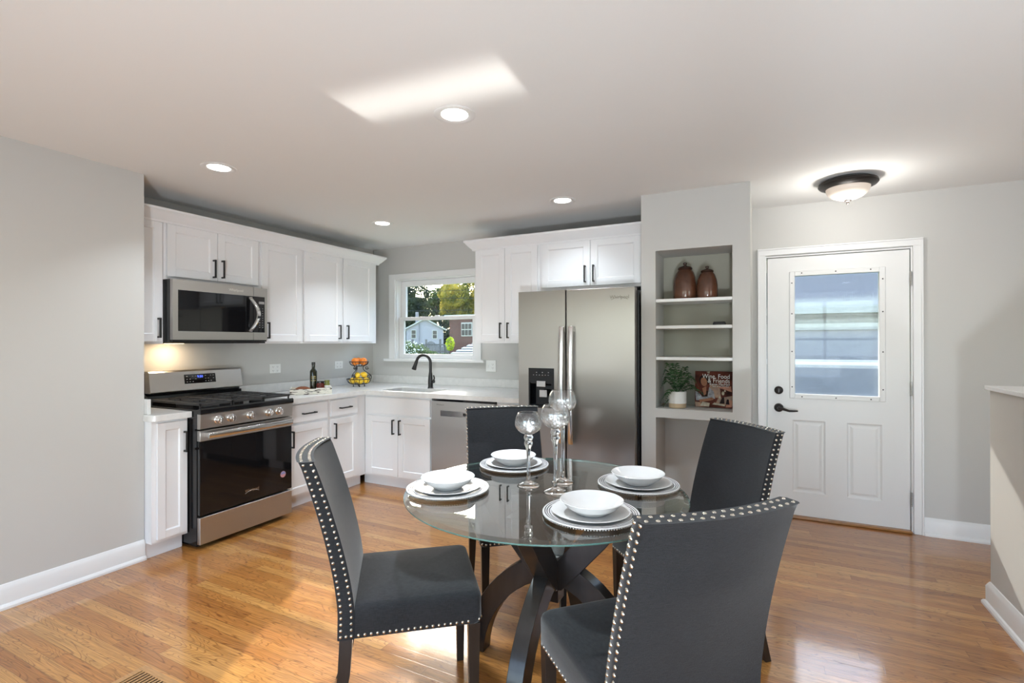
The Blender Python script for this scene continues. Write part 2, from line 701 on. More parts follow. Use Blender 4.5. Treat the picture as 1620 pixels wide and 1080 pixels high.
M['floor'] = floor_mat()
M['oakdark'] = pmat('oak_threshold', (0.33, 0.15, 0.045), 0.3, var=0.2, vscale=5, vstretch=(3, 40, 1), coat=0.4)
M['oak'] = pmat('oak_register', (0.40, 0.21, 0.08), 0.35, var=0.2, vscale=5, vstretch=(3, 30, 1), coat=0.3)
M['void'] = pmat('dark_duct', (0.01, 0.008, 0.007), 0.9)
M['tabletop'] = thin_glass('clear_table_glass', (0.93, 0.97, 0.955), 0.07, scale=0.95, power=2.2)
M['tableedge'] = pmat('green_glass_edge', (0.20, 0.42, 0.38), 0.06, spec=0.8, trans=0.6)
M['pane'] = thin_glass('window_glass', (0.97, 0.985, 0.98), 0.03, scale=0.8)
M['crystal'] = pmat('clear_stemware', (1, 1, 1), 0.0, trans=1.0, ior=1.45)
M['crackle'] = None
M['ceramic'] = pmat('white_glazed_ceramic', (0.67, 0.665, 0.655), 0.12, spec=0.5)
M['charger'] = pmat('white_beaded_charger', (0.66, 0.655, 0.645), 0.16)
M['bead'] = pmat('silver_bead', (0.62, 0.62, 0.61), 0.25, metal=0.8)
M['groove'] = pmat('charger_groove', (0.10, 0.10, 0.11), 0.4)
M['lens'] = pmat('downlight_lens', (1, 1, 1), 0.4, emit=(1.0, 0.95, 0.86), estr=9.0)
M['bowlglass'] = pmat('alabaster_bowl', (0.86, 0.78, 0.70), 0.25, emit=(1.0, 0.86, 0.72), estr=0.15, trans=0.35)
M['bronze'] = pmat('oil_rubbed_bronze', (0.022, 0.018, 0.016), 0.4, metal=0.4)
M['jar'] = pmat('brown_glazed_stoneware', (0.095, 0.038, 0.020), 0.2, var=0.45, vscale=7, coat=0.3)
M['jarlid'] = pmat('dark_jar_lid', (0.035, 0.016, 0.010), 0.25)
M['nicheback'] = pmat('sage_niche_paint', (0.37, 0.355, 0.295), 0.8, var=0.04, vscale=4)
M['pot'] = pmat('white_stoneware_pot', (0.70, 0.68, 0.64), 0.5)
M['potbase'] = pmat('raw_clay', (0.52, 0.38, 0.24), 0.8)
M['soil'] = pmat('potting_soil', (0.03, 0.02, 0.014), 0.95)
M['fern'] = leaf_mat('fern_leaf', (0.020, 0.060, 0.022), (0.09, 0.19, 0.075), 28)
M['orange'] = pmat('orange_peel', (0.80, 0.22, 0.02), 0.4, bump=0.25, bscale=260)
M['lemon'] = pmat('lemon_peel', (0.86, 0.55, 0.03), 0.4, bump=0.25, bscale=200)
M['stemend'] = pmat('fruit_stem_end', (0.12, 0.16, 0.03), 0.7)
M['chippy'] = distressed_mat()
M['rust'] = pmat('rust_brown_cloth', (0.20, 0.065, 0.028), 0.85, bump=0.4, bscale=120, var=0.15, vscale=14)
M['oilglass'] = pmat('dark_olive_bottle', (0.013, 0.014, 0.006), 0.06, spec=0.6)
M['gold'] = pmat('gold_print', (0.50, 0.36, 0.12), 0.45, metal=0.3)
M['jam'] = pmat('dark_red_preserve', (0.10, 0.012, 0.008), 0.1, spec=0.6, var=0.5, vscale=60)
M['olive'] = pmat('olive_tapenade', (0.16, 0.17, 0.04), 0.25)
M['paper'] = pmat('white_paper_label', (0.74, 0.73, 0.70), 0.7)
M['ink'] = pmat('black_ink', (0.02, 0.02, 0.02), 0.6)
M['plastic'] = pmat('white_plastic', (0.80, 0.80, 0.78), 0.35)
M['slot'] = pmat('outlet_slot', (0.05, 0.05, 0.05), 0.6)
M['display'] = pmat('blue_clock_digits', (0.02, 0.03, 0.2), 0.3, emit=(0.10, 0.17, 1.0), estr=2.2)
M['logo'] = pmat('dark_badge_print', (0.13, 0.115, 0.085), 0.4)
M['legend'] = pmat('grey_panel_legend', (0.38, 0.38, 0.38), 0.5)
M['sinksteel'] = pmat('sink_stainless', (0.50, 0.49, 0.47), 0.32, metal=1.0)
M['sticker'] = pmat('pink_sticker', (0.55, 0.27, 0.27), 0.5)
M['stickerblue'] = pmat('blue_sticker', (0.25, 0.25, 0.45), 0.5)
# cover print of the cookbook
M['cover'] = pmat('russet_book_cover', (0.085, 0.020, 0.011), 0.6, spec=0.15, var=0.8, vscale=14)
M['c_hair'] = pmat('print_dark_brown', (0.018, 0.007, 0.005), 0.6, spec=0.15)
M['c_skin'] = pmat('print_skin', (0.30, 0.135, 0.075), 0.6, spec=0.15, var=0.15, vscale=30)
M['c_shirt'] = pmat('print_pale_grey', (0.27, 0.265, 0.28), 0.6, spec=0.15, var=0.5, vscale=40)
M['c_gold'] = pmat('ochre_print', (0.20, 0.085, 0.022), 0.35, var=0.4, vscale=30)
M['c_cream'] = pmat('print_cream', (0.40, 0.34, 0.25), 0.6, spec=0.15, var=0.3, vscale=50)
M['c_orange'] = pmat('orange_print', (0.33, 0.085, 0.012), 0.35, var=0.3, vscale=30)
# outdoors
M['grass'] = pmat('lawn_grass', (0.10, 0.17, 0.045), 0.95, var=0.5, vscale=2.5)
M['siding'] = siding_mat('white_clapboard', (0.36, 0.315, 0.33), 0.22)
M['bluesiding'] = siding_mat('blue_grey_siding', (0.33, 0.30, 0.31), 0.14)
M['fascia'] = pmat('cream_fascia', (0.50, 0.46, 0.40), 0.6)
M['roofdark'] = pmat('dark_shingle', (0.07, 0.07, 0.085), 0.9, var=0.3, vscale=8)
M['concrete'] = pmat('grey_concrete', (0.24, 0.215, 0.22), 0.9, var=0.15, vscale=2)
M['brick'] = brick_mat('red_brown_brick', (0.16, 0.055, 0.035), (0.10, 0.038, 0.026), (0.15, 0.10, 0.08))
M['bark'] = pmat('tree_bark', (0.07, 0.05, 0.035), 0.95, bump=0.6, bscale=8, bstretch=(4, 4, 1))
M['fence'] = pmat('weathered_fence', (0.17, 0.15, 0.14), 0.9, var=0.35, vscale=6, vstretch=(6, 6, 1))
M['wire'] = pmat('utility_wire', (0.03, 0.03, 0.035), 0.6)
M['darkglass'] = pmat('dark_window_glass', (0.02, 0.023, 0.03), 0.1)
M['leaf_yellow'] = leaf_mat('yellow_green_leaves', (0.10, 0.12, 0.02), (0.62, 0.47, 0.07), 0.45)
M['leaf_green'] = leaf_mat('green_leaves', (0.025, 0.045, 0.014), (0.13, 0.16, 0.035), 0.5)
M['leaf_dark'] = leaf_mat('dark_evergreen', (0.013, 0.022, 0.013), (0.06, 0.08, 0.03), 0.6)
M['leaf_bush'] = leaf_mat('bush_leaves', (0.03, 0.05, 0.02), (0.13, 0.19, 0.06), 3)
M['bloom'] = pmat('white_blossom', (0.80, 0.80, 0.74), 0.7)


def crackle():
    """clear globe whose lower half is crazed with fine whitish cracks"""
    m = thin_glass('crackled_glass', (0.985, 0.99, 0.99), 0.06, scale=0.9, power=2.6)
    N, K = m.node_tree.nodes, m.node_tree.links
    out = [n for n in N if n.type == 'OUTPUT_MATERIAL'][0]
    clear = out.inputs[0].links[0].from_socket
    tc = N.new('ShaderNodeTexCoord')
    vo = N.new('ShaderNodeTexVoronoi')
    vo.feature = 'DISTANCE_TO_EDGE'
    vo.inputs['Scale'].default_value = 95
    K.new(tc.outputs['Object'], vo.inputs['Vector'])
    mr = N.new('ShaderNodeMapRange')
    mr.inputs['From Min'].default_value = 0.0
    mr.inputs['From Max'].default_value = 0.16
    mr.inputs['To Min'].default_value = 0.55
    mr.inputs['To Max'].default_value = 0.0
    K.new(vo.outputs['Distance'], mr.inputs[0])
    sp = N.new('ShaderNodeSeparateXYZ')
    K.new(tc.outputs['Generated'], sp.inputs[0])
    up = N.new('ShaderNodeMapRange')
    up.inputs['From Min'].default_value = 0.30
    up.inputs['From Max'].default_value = 0.72
    up.inputs['To Min'].default_value = 1.0
    up.inputs['To Max'].default_value = 0.0
    K.new(sp.outputs[2], up.inputs[0])
    mu = N.new('ShaderNodeMath')
    mu.operation = 'MULTIPLY'
    K.new(mr.outputs[0], mu.inputs[0])
    K.new(up.outputs[0], mu.inputs[1])
    gl = N.new('ShaderNodeBsdfGlossy')
    gl.inputs['Roughness'].default_value = 0.25
    gl.inputs['Color'].default_value = (0.95, 0.95, 0.95, 1)
    nz = N.new('ShaderNodeTexNoise')
    nz.inputs['Scale'].default_value = 160
    K.new(tc.outputs['Object'], nz.inputs['Vector'])
    bp = N.new('ShaderNodeBump')
    bp.inputs['Strength'].default_value = 0.9
    bp.inputs['Distance'].default_value = 0.004
    K.new(nz.outputs[0], bp.inputs['Height'])
    K.new(bp.outputs[0], gl.inputs['Normal'])
    mx = N.new('ShaderNodeMixShader')
    K.new(mu.outputs[0], mx.inputs[0])
    K.new(clear, mx.inputs[1])
    K.new(gl.outputs[0], mx.inputs[2])
    K.new(mx.outputs[0], out.inputs[0])
    return m


M['crackle'] = crackle()


def ribbed_glass():
    """fluted privacy glass: refraction, with part of the light passing straight through"""
    m, N, K, b = new_mat('ribbed_privacy_glass')
    N.remove(b)
    out = [n for n in N if n.type == 'OUTPUT_MATERIAL'][0]
    rf = N.new('ShaderNodeBsdfRefraction')
    rf.inputs['IOR'].default_value = 1.45
    rf.inputs['Roughness'].default_value = 0.03
    tr = N.new('ShaderNodeBsdfTransparent')
    tr.inputs[0].default_value = (0.92, 0.94, 1.0, 1)
    mx = N.new('ShaderNodeMixShader')
    mx.inputs[0].default_value = 0.62
    K.new(rf.outputs[0], mx.inputs[1])
    K.new(tr.outputs[0], mx.inputs[2])
    K.new(mx.outputs[0], out.inputs[0])
    return m


M['ribbed'] = ribbed_glass()

# ================================================================ THE ROOM
H = 2.44
LX = 0.526          # face of the left wall in front of the kitchen recess
LY = -2.68          # where the recess begins
NX0, NX1, NY = 3.249, 3.970, -0.788   # shelf block
REAR, RIGHT = -7.4, 7.5

struct('floor', MB().box(-0.2, 7.7, REAR - 0.2, 0.16, -0.12, 0.0), M['floor'], smooth=False)
struct('ceiling', MB().box(-0.2, 7.7, REAR - 0.2, 0.16, H, H + 0.12), M['ceiling'], smooth=False)
b = MB().box(-0.2, LX, REAR, LY, 0, H)
b.box(-0.2, 0.0, LY, 0.0, 0, H)
struct('wall_left', b, M['wall'], smooth=False)

# back wall with the window and door openings
WX0, WX1, WZ0, WZ1 = 0.335, 1.385, 1.180, 2.075
DX0, DX1, DZ1 = 4.060, 5.005, 2.050
b = MB()
b.box(-0.2, WX0, 0, 0.15, 0, H)
b.box(WX0, WX1, 0, 0.15, 0, WZ0)
b.box(WX0, WX1, 0, 0.15, WZ1, H)
b.box(WX1, DX0, 0, 0.15, 0, H)
b.box(DX0, DX1, 0, 0.15, DZ1, H)
b.box(DX1, 7.7, 0, 0.15, 0, H)
struct('wall_back', b, M['wall'], smooth=False)

# rear and right walls of the open living room, with their window openings
b = MB()
rz0, rz1 = 0.6, 2.25
xs = [0.526, 1.05, 3.62, 4.25, 6.15, 7.7]
for i in range(5):
    if i in (1, 3):
        b.box(xs[i], xs[i + 1], REAR - 0.15, REAR, 0, rz0)
        b.box(xs[i], xs[i + 1], REAR - 0.15, REAR, rz1, H)
    else:
        b.box(xs[i], xs[i + 1], REAR - 0.15, REAR, 0, H)
struct('wall_rear', b, M['wall'], smooth=False)
b = MB()
b.box(RIGHT, RIGHT + 0.15, REAR, -5.55, 0, H)
b.box(RIGHT, RIGHT + 0.15, -5.55, -3.65, 0, 0.7)
b.box(RIGHT, RIGHT + 0.15, -5.55, -3.65, 2.2, H)
b.box(RIGHT, RIGHT + 0.15, -3.65, 0.0, 0, H)
struct('wall_right', b, M['wall'], smooth=False)
for nm, x0, x1 in (('window_2', 1.05, 3.62), ('window_3', 4.25, 6.15)):
    b = MB()
    y0, y1 = REAR - 0.09, REAR - 0.04
    for a0, a1 in ((x0, x0 + 0.05), (x1 - 0.05, x1), ((x0 + x1) / 2 - 0.025, (x0 + x1) / 2 + 0.025)):
        b.box(a0, a1, y0, y1, rz0, rz1)
    b.box(x0, x1, y0, y1, rz0, rz0 + 0.06)
    b.box(x0, x1, y0, y1, rz1 - 0.05, rz1)
    b.box(x0, x1, y0, y1, 1.40, 1.44)
    struct(nm, b, M['trim'], smooth=False)
b = MB()
for a0, a1 in ((-5.55, -5.5), (-3.7, -3.65), (-4.62, -4.58)):
    b.box(RIGHT + 0.04, RIGHT + 0.09, a0, a1, 0.7, 2.2)
b.box(RIGHT + 0.04, RIGHT + 0.09, -5.55, -3.65, 0.7, 0.76)
b.box(RIGHT + 0.04, RIGHT + 0.09, -5.55, -3.65, 2.15, 2.2)
struct('window_4', b, M['trim'], smooth=False)

# block with the recessed shelves between refrigerator and door
nx0, nx1 = 3.352, 3.860
b = MB()
b.box(NX0, nx0, NY, 0, 0, H)
b.box(nx1, NX1, NY, 0, 0, H)
b.box(nx0, nx1, NY, 0, 2.026, H)
b.box(nx0, nx1, NY, 0, 0.828, 0.893)
b.box(nx0, nx1, NY + 0.38, 0, 0, 0.828)
b.box(nx0, nx1, NY + 0.335, 0, 0.893, 2.026)
struct('wall_shelf_block', b, M['wall'], smooth=False)
struct('wall_niche_back', MB().box(nx0 + 0.001, nx1 - 0.001, NY + 0.327, NY + 0.335, 0.8935, 2.0255), M['nicheback'], smooth=False)

# baseboards with shoe moulding
BP = [(0, 0), (0.030, 0), (0.030, 0.012), (0.024, 0.022), (0.016, 0.026), (0.016, 0.098), (0.010, 0.112), (0.004, 0.124), (0, 0.126)]
struct('baseboard_left', MB().sweep(BP, [(LX, REAR), (LX, LY)], [(1, 0), (1, 0)]), M['trim'], angle=25)
struct('baseboard_back', MB().sweep(BP, [(5.062, 0), (7.5, 0)], [(0, -1), (0, -1)]), M['trim'], angle=25)
struct('baseboard_shelf_block', MB().sweep(BP, [(NX1, NY), (NX1, 0.0)], [(1, 0), (1, 0)]), M['trim'], angle=25)

# half wall by the stairs
PX, PY = 5.094, -1.058
b = MB().box(PX, PX + 0.13, -4.3, PY, 0, 1.118)
struct('wall_half', b, M['wall'], smooth=False)
b = MB().box(PX - 0.018, PX + 0.148, -4.3, PY + 0.018, 1.1185, 1.140)
struct('trim_half_wall_cap', b, M['trim'], bevel=0.003)
struct('baseboard_half_wall', MB().sweep(BP, [(PX, -4.3), (PX, PY), (PX + 0.13, PY)], [(-1, 0), (-1, 1), (0, 1)]), M['trim'], angle=25)

# ---------------------------------------------------------------- kitchen window (window_1)
b = MB()
cz0, cz1 = 1.180, 2.075
b.box(0.250, WX0, -0.020, 0.0, 1.188, 2.138)
b.box(WX1, 1.452, -0.020, 0.0, 1.188, 2.138)
b.box(WX0, WX1, -0.020, 0.0, WZ1, 2.138)
for x0, x1 in ((WX0, WX0 + 0.008), (WX1 - 0.008, WX1)):
    b.box(x0, x1, 0.0, 0.15, WZ0, WZ1)
b.box(WX0, WX1, 0.0, 0.15, WZ1 - 0.008, WZ1)
w1 = struct('window_1', b, M['trim'], bevel=0.0025)
b = MB().box(0.195, 1.500, -0.050, 0.0, 1.160, 1.188)
b.box(WX0 + 0.0085, WX1 - 0.0085, 0.0, 0.15, 1.1805, 1.188)
b.build('window_sill', M['trim'], w1, bevel=0.004)


def sash(name, x0, x1, y0, y1, z0, z1, st, rb, rt):
    m = MB()
    m.box(x0, x0 + st, y0, y1, z0, z1)
    m.box(x1 - st, x1, y0, y1, z0, z1)
    m.box(x0 + st, x1 - st, y0, y1, z0, z0 + rb)
    m.box(x0 + st, x1 - st, y0, y1, z1 - rt, z1)
    o = m.build(name, M['trim'], w1, bevel=0.0025)
    ym = (y0 + y1) / 2
    MB().box(x0 + st - 0.004, x1 - st + 0.004, ym - 0.002, ym + 0.002, z0 + rb - 0.004, z1 - rt + 0.004).build('pane', M['pane'], o, smooth=False)
    return o


sash('lower_sash', WX0 + 0.010, WX1 - 0.010, 0.045, 0.080, 1.189, 1.655, 0.062, 0.052, 0.038)
us = sash('upper_sash', WX0 + 0.010, WX1 - 0.010, 0.085, 0.118, 1.622, WZ1 - 0.010, 0.062, 0.036, 0.060)
MB().box(0.83, 0.88, 0.050, 0.078, 1.6555, 1.668).build('sash_lock', M['trim'], w1, bevel=0.003)

# ---------------------------------------------------------------- back door (door_1)
SX0, SX1, SZ0, SZ1, SY = 4.079, 4.986, 0.020, 2.031, 0.004
GX0, GX1, GZ0, GZ1 = 4.266, 4.810, 0.963, 1.883
# casing
b = MB()
b.box(4.008, 4.062, -0.022, 0.0, 0, 2.053)
b.box(5.003, 5.060, -0.022, 0.0, 0, 2.053)
b.box(4.008, 5.060, -0.022, 0.0, 2.053, 2.107)
b.box(4.008, 4.020, -0.030, -0.022, 0, 2.095)
b.box(5.048, 5.060, -0.030, -0.022, 0, 2.095)
b.box(4.008, 5.060, -0.030, -0.022, 2.095, 2.107)
b.box(DX0, 4.072, 0.0, 0.15, 0, DZ1)
b.box(4.993, DX1, 0.0, 0.15, 0, DZ1)
b.box(4.072, 4.993, 0.0, 0.15, 2.037, DZ1)
struct('trim_door_casing', b, M['trim'], bevel=0.003)
# slab, with the glazed opening left free and raised panels below
b = MB()
pn = [(4.249, 4.470), (4.606, 4.824)]
pz0, pz1 = 0.200, 0.760
yb = SY + 0.042
b.box(SX0, GX0, SY, yb, GZ0, SZ1)
b.box(GX1, SX1, SY, yb, GZ0, SZ1)
b.box(GX0, GX1, SY, yb, GZ1, SZ1)
b.box(SX0, SX1, SY, yb, pz1, GZ0)
b.box(SX0, SX1, SY, yb, SZ0, pz0)
b.box(SX0, pn[0][0], SY, yb, pz0, pz1)
b.box(pn[0][1], pn[1][0], SY, yb, pz0, pz1)
b.box(pn[1][1], SX1, SY, yb, pz0, pz1)
for x0, x1 in pn:
    r = lambda d, y: [(x0 + d, y, pz0 + d), (x1 - d, y, pz0 + d), (x1 - d, y, pz1 - d), (x0 + d, y, pz1 - d)]
    b.loops([r(0, SY), r(0.012, SY + 0.010), r(0.022, SY + 0.010), r(0.040, SY + 0.002)], False, True)
d1 = struct('door_1', b, M['door'], smooth=False)
# glazing frame with screw plugs
b = MB()
fy0, fy1 = SY - 0.012, SY
fw = 0.034
b.box(GX0 - fw, GX0 + 0.002, fy0, fy1, GZ0 - fw, GZ1 + fw)
b.box(GX1 - 0.002, GX1 + fw, fy0, fy1, GZ0 - fw, GZ1 + fw)
b.box(GX0 + 0.002, GX1 - 0.002, fy0, fy1, GZ0 - fw, GZ0 + 0.002)
b.box(GX0 + 0.002, GX1 - 0.002, fy0, fy1, GZ1 - 0.002, GZ1 + fw)
gf = b.build('glazing_frame', M['door'], d1, bevel=0.004)
b = MB()
for fx in (0.09, 0.5, 0.9):
    for zz in (GZ0 - 0.019, GZ1 + 0.019):
        b.dome((GX0 + fx * (GX1 - GX0), fy0, zz), (0, -1, 0), 0.005, 0.001, 10)
for fz in (0.06, 0.36, 0.68, 0.94):
    for xx in (GX0 - 0.018, GX1 + 0.018):
        b.dome((xx, fy0, GZ0 + fz * (GZ1 - GZ0)), (0, -1, 0), 0.005, 0.001, 10)
b.build('screw', M['slot'], gf)
# fluted pane: rippled inner face, flat outer face
m = MB()
NR = 44
PER = 10
w = GX1 - GX0 + 0.01
cols_ = []
for i in range(NR * PER + 1):
    t = i / (NR * PER)
    cols_.append((GX0 - 0.005 + w * t, SY + 0.018 + 0.0040 * math.cos(2 * PI * t * NR)))
m.cm = 0
m.loops([[(x, y, GZ0 - 0.005) for x, y in cols_], [(x, y, GZ1 + 0.005) for x, y in cols_]], False, False, closed=False)
m.cm = 1
m.poly([(GX0 - 0.005, SY + 0.025, GZ0 - 0.005), (GX1 + 0.005, SY + 0.025, GZ0 - 0.005), (GX1 + 0.005, SY + 0.025, GZ1 + 0.005), (GX0 - 0.005, SY + 0.025, GZ1 + 0.005)])
m.build('pane', [M['ribbed'], M['pane']], d1, angle=70, recalc=False)
b = MB()
b.lathe([(0.0, -0.024), (0.020, -0.024), (0.030, -0.018), (0.032, -0.004), (0.032, 0.0)], (4.156, SY, 0.988), 28, 'y')
b.box(4.150, 4.162, SY - 0.034, SY - 0.022, 0.972, 1.004)
tag(b.build('deadbolt', M['bronze'], d1, bevel=0.001), 'black deadbolt')
b = MB()
b.lathe([(0.0, -0.028), (0.016, -0.028), (0.030, -0.020), (0.034, -0.005), (0.034, 0.0)], (4.156, SY, 0.850), 28, 'y')
b.lathe([(0.0, -0.060), (0.012, -0.060), (0.012, -0.02), (0.012, -0.018)], (4.156, SY, 0.850), 16, 'y')
b.tube([(4.150, SY - 0.052, 0.852), (4.185, SY - 0.055, 0.846), (4.225, SY - 0.055, 0.833), (4.262, SY - 0.055, 0.834), (4.285, SY - 0.055, 0.836)], [0.012, 0.011, 0.0085, 0.007, 0.005], 10)
tag(b.build('door_handle', M['bronze'], d1), 'black lever handle')
for hz in (1.822, 1.031, 0.240):
    b = MB().box(4.986, 4.999, SY - 0.007, SY - 0.002, hz - 0.05, hz + 0.05)
    for k in range(5):
        b.lathe([(0.0065, hz - 0.05 + k * 0.02), (0.0065, hz - 0.032 + k * 0.02)], (4.9915, SY - 0.011, 0), 10)
    b.build('hinge', M['hinge'], d1)
struct('trim_threshold', MB().box(4.072, 4.993, -0.035, 0.14, 0.0002, 0.019), M['oakdark'], bevel=0.006)
# storm door outside
b = MB()
y0, y1 = 0.110, 0.140
b.box(4.075, 4.150, y0, y1, 0.03, 2.03)
b.box(4.915, 4.990, y0, y1, 0.03, 2.03)
b.box(4.150, 4.915, y0, y1, 1.955, 2.03)
b.box(4.150, 4.915, y0, y1, 0.03, 0.30)
d2 = struct('door_2', b, M['trim'], bevel=0.003)
MB().box(4.148, 4.917, 0.122, 0.126, 0.298, 1.957).build('pane', M['pane'], d2, smooth=False)

# niche shelves
for i, (zt, lab) in enumerate(((1.678, 'top white shelf in the wall niche carrying the brown jars'),
                               (1.487, 'white niche shelf with the small black puck on it'),
                               (1.262, 'white niche shelf above the fern, left empty'))):
    b = MB().box(nx0 + 0.001, nx1 - 0.001, NY + 0.006, NY + 0.326, zt - 0.022, zt)
    tag(b.build('niche_shelf', M['trim'], bevel=0.002), lab, 'shelf', 'shelves in the wall niche')


# ================================================================ CABINETS
def shaker(mb, o, u, v, n, w, h, rail=0.057, t=0.019, rec=0.009):
    """shaker door front in frame (u, v, n); its back lies on the plane through o"""
    rail = min(rail, w * 0.26)
    mb.obox(o, u, v, n, (0, rail), (0, h), (0, t))
    mb.obox(o, u, v, n, (w - rail, w), (0, h), (0, t))
    mb.obox(o, u, v, n, (rail, w - rail), (0, rail), (0, t))
    mb.obox(o, u, v, n, (rail, w - rail), (h - rail, h), (0, t))
    e = 0.006
    # small chamfer round the sunk panel
    o_, u_, v_, n_ = Vector(o), Vector(u), Vector(v), Vector(n)

    def ring(d, z):
        return [o_ + u_ * a + v_ * c + n_ * z for a, c in ((rail + d, rail + d), (w - rail - d, rail + d), (w - rail - d, h - rail - d), (rail + d, h - rail - d))]

    mb.loops([ring(-0.0005, t - 0.0012), ring(e, t - rec)], False, True)
    return mb


def slab(mb, o, u, v, n, w, h, t=0.019):
    mb.obox(o, u, v, n, (0, w), (0, h), (0, t))
    return mb


def pull(c, along, n, length=0.137):
    """square bar pull centred on c, standing off the door along n"""
    along, n = Vector(along), Vector(n)
    s = along.cross(n)
    m = MB()
    h = length / 2
    m.obox(c, along, s, n, (-h, h), (-0.0055, 0.0055), (0.024, 0.034))
    for e in (-1, 1):
        m.obox(c, along, s, n, (e * h - 0.006 - e * 0.006, e * h + 0.006 - e * 0.006), (-0.0055, 0.0055), (0, 0.025))
    return m


def front(kind, name, parent, o, u, v, n, w, h, handle=None, horizontal=False, hl=0.137):
    m = MB()
    (shaker if kind == 'shaker' else slab)(m, o, u, v, n, w, h)
    d = m.build(name, M['cab'], parent, bevel=0.0016)
    if handle is not None:
        c = Vector(o) + Vector(u) * handle[0] + Vector(v) * handle[1] + Vector(n) * 0.0192
        pull(c, u if horizontal else v, n, hl).build('handle', M['black'], d, bevel=0.0012)
    return d


# --- upper cabinets on the left wall (fronts look along +X; u runs toward -Y so that u x v = n)
UB, UT, FX = 1.362, 2.235, 0.321
u_l, n_l = Vector((0, 1, 0)), X


def upper_left(label, y0, y1, z0, doors):
    t = thing('upper_cabinet', label, 'cabinet', (0.16, (y0 + y1) / 2, z0), 0, 'white upper cabinets')
    MB().box(0.001, FX, y0 + 0.0006, y1 - 0.0006, z0, UT).build('body', M['cab'], t, bevel=0.0012)
    for dy0, dy1, dz0, dz1, hy, hz in doors:
        front('shaker', 'door', t, (FX + 0.0004, dy0, dz0), u_l, Z, n_l, dy1 - dy0, dz1 - dz0, (hy - dy0, hz - dz0))
    return t


upper_left('narrow white upper cabinet at the left end, left of the microwave', -2.678, -2.4555, UB, [(-2.668, -2.469, 1.380, 2.206, -2.498, 1.473)])
upper_left('short white double door cabinet above the microwave', -2.4555, -1.7145, 1.812, [(-2.438, -2.079, 1.836, 2.206, -2.112, 1.925), (-2.075, -1.733, 1.836, 2.206, -2.045, 1.929)])
upper_left('single door white upper cabinet just right of the microwave', -1.7145, -1.2825, UB, [(-1.698, -1.296, 1.380, 2.206, -1.652, 1.473)])
upper_left('tall double door white upper cabinet left of the window', -1.2825, -0.312, UB, [(-1.268, -0.818, 1.380, 2.206, -0.862, 1.473), (-0.793, -0.379, 1.380, 2.206, -0.757, 1.473)])

CROWN = [(0.0, 2.200), (0.012, 2.200), (0.014, 2.212), (0.030, 2.226), (0.052, 2.252), (0.064, 2.268), (0.070, 2.272), (0.070, 2.288), (0.0, 2.288)]
FC = FX + 0.020
tag(MB().sweep(CROWN, [(FC, -2.678), (FC, -0.311), (0.002, -0.311)], [(1, 0), (1, 1), (0, 1)]).build('crown_molding', M['cab'], angle=25),
    'long white crown molding on top of the cabinets over the range', 'molding')

# --- upper cabinets on the back wall (fronts look along -Y)
FY = -0.541
n_b = Vector((0, -1, 0))


def upper_back(label, x0, x1, z0, doors, top=UT):
    t = thing('upper_cabinet', label, 'cabinet', ((x0 + x1) / 2, -0.27, z0), 0, 'white upper cabinets')
    MB().box(x0 + 0.0006, x1 - 0.0006, FY, -0.001, z0, top).build('body', M['cab'], t, bevel=0.0012)
    for dx0, dx1, dz0, dz1, hx, hz in doors:
        front('shaker', 'door', t, (dx0, FY - 0.0004, dz0), X, Z, n_b, dx1 - dx0, dz1 - dz0, (hx - dx0, hz - dz0))
    return t


upper_back('tall double door white upper cabinet right of the window', 1.697, 2.336, UB, [(1.714, 2.007, 1.380, 2.206, 1.972, 1.474), (2.011, 2.322, 1.380, 2.206, 2.046, 1.474)])
upper_back('wide double door white cabinet above the refrigerator', 2.336, 3.246, 1.805, [(2.363, 2.790, 1.830, 2.206, 2.750, 1.925), (2.794, 3.200, 1.830, 2.206, 2.822, 1.925)])
FCB = FY - 0.020
tag(MB().sweep(CROWN, [(1.695, -0.002), (1.695, FCB), (3.247, FCB)], [(-1, 0), (-1, -1), (0, -1)]).build('crown_molding', M['cab'], angle=25),
    'white crown molding on top of the cabinets over the refrigerator', 'molding')

# --- base cabinets, left run
BF = 0.600
CT0, CT1 = 0.876, 0.915


def base_left(label, y0, y1, fronts, body_y=None):
    t = thing('base_cabinet', label, 'cabinet', (0.30, (y0 + y1) / 2, 0), 0, 'white base cabinets')
    a, c = body_y or (y0, y1)
    m = MB().box(0.001, BF, a + 0.0006, c - 0.0006, 0.100, CT0 - 0.001)
    m.build('body', M['cab'], t, bevel=0.0012)
    MB().box(0.001, 0.538, a + 0.0008, c - 0.0008, 0.0003, 0.0995).build('toe_kick', M['cab'], t)
    for kind, nm, dy0, dy1, dz0, dz1, hy, hz, hor in fronts:
        front(kind, nm, t, (BF + 0.0004, dy0, dz0), u_l, Z, n_l, dy1 - dy0, dz1 - dz0, (hy - dy0, hz - dz0) if hy else None, hor)
    return t


base_left('narrow white base cabinet between the grey wall and the range', -2.678, -2.4555,
          [('shaker', 'door', -2.650, -2.468, 0.122, 0.858, -2.488, 0.720, False)])
base_left('white base cabinet with one drawer right of the range', -1.7145, -1.2435,
          [('slab', 'drawer', -1.690, -1.262, 0.712, 0.856, -1.474, 0.780, True), ('shaker', 'door', -1.690, -1.262, 0.122, 0.690, -1.645, 0.583, False)])
base_left('white base cabinet with one drawer in the inside corner', -1.2435, -0.7805,
          [('slab', 'drawer', -1.225, -0.900, 0.712, 0.856, -1.063, 0.780, True), ('shaker', 'door', -1.225, -0.900, 0.122, 0.690, -1.192, 0.583, False)])

# --- base cabinets, back run
BFY = -0.780
t = thing('sink_base_cabinet', 'white double door base cabinet under the sink', 'cabinet', (1.0, -0.4, 0), 0, 'white base cabinets')
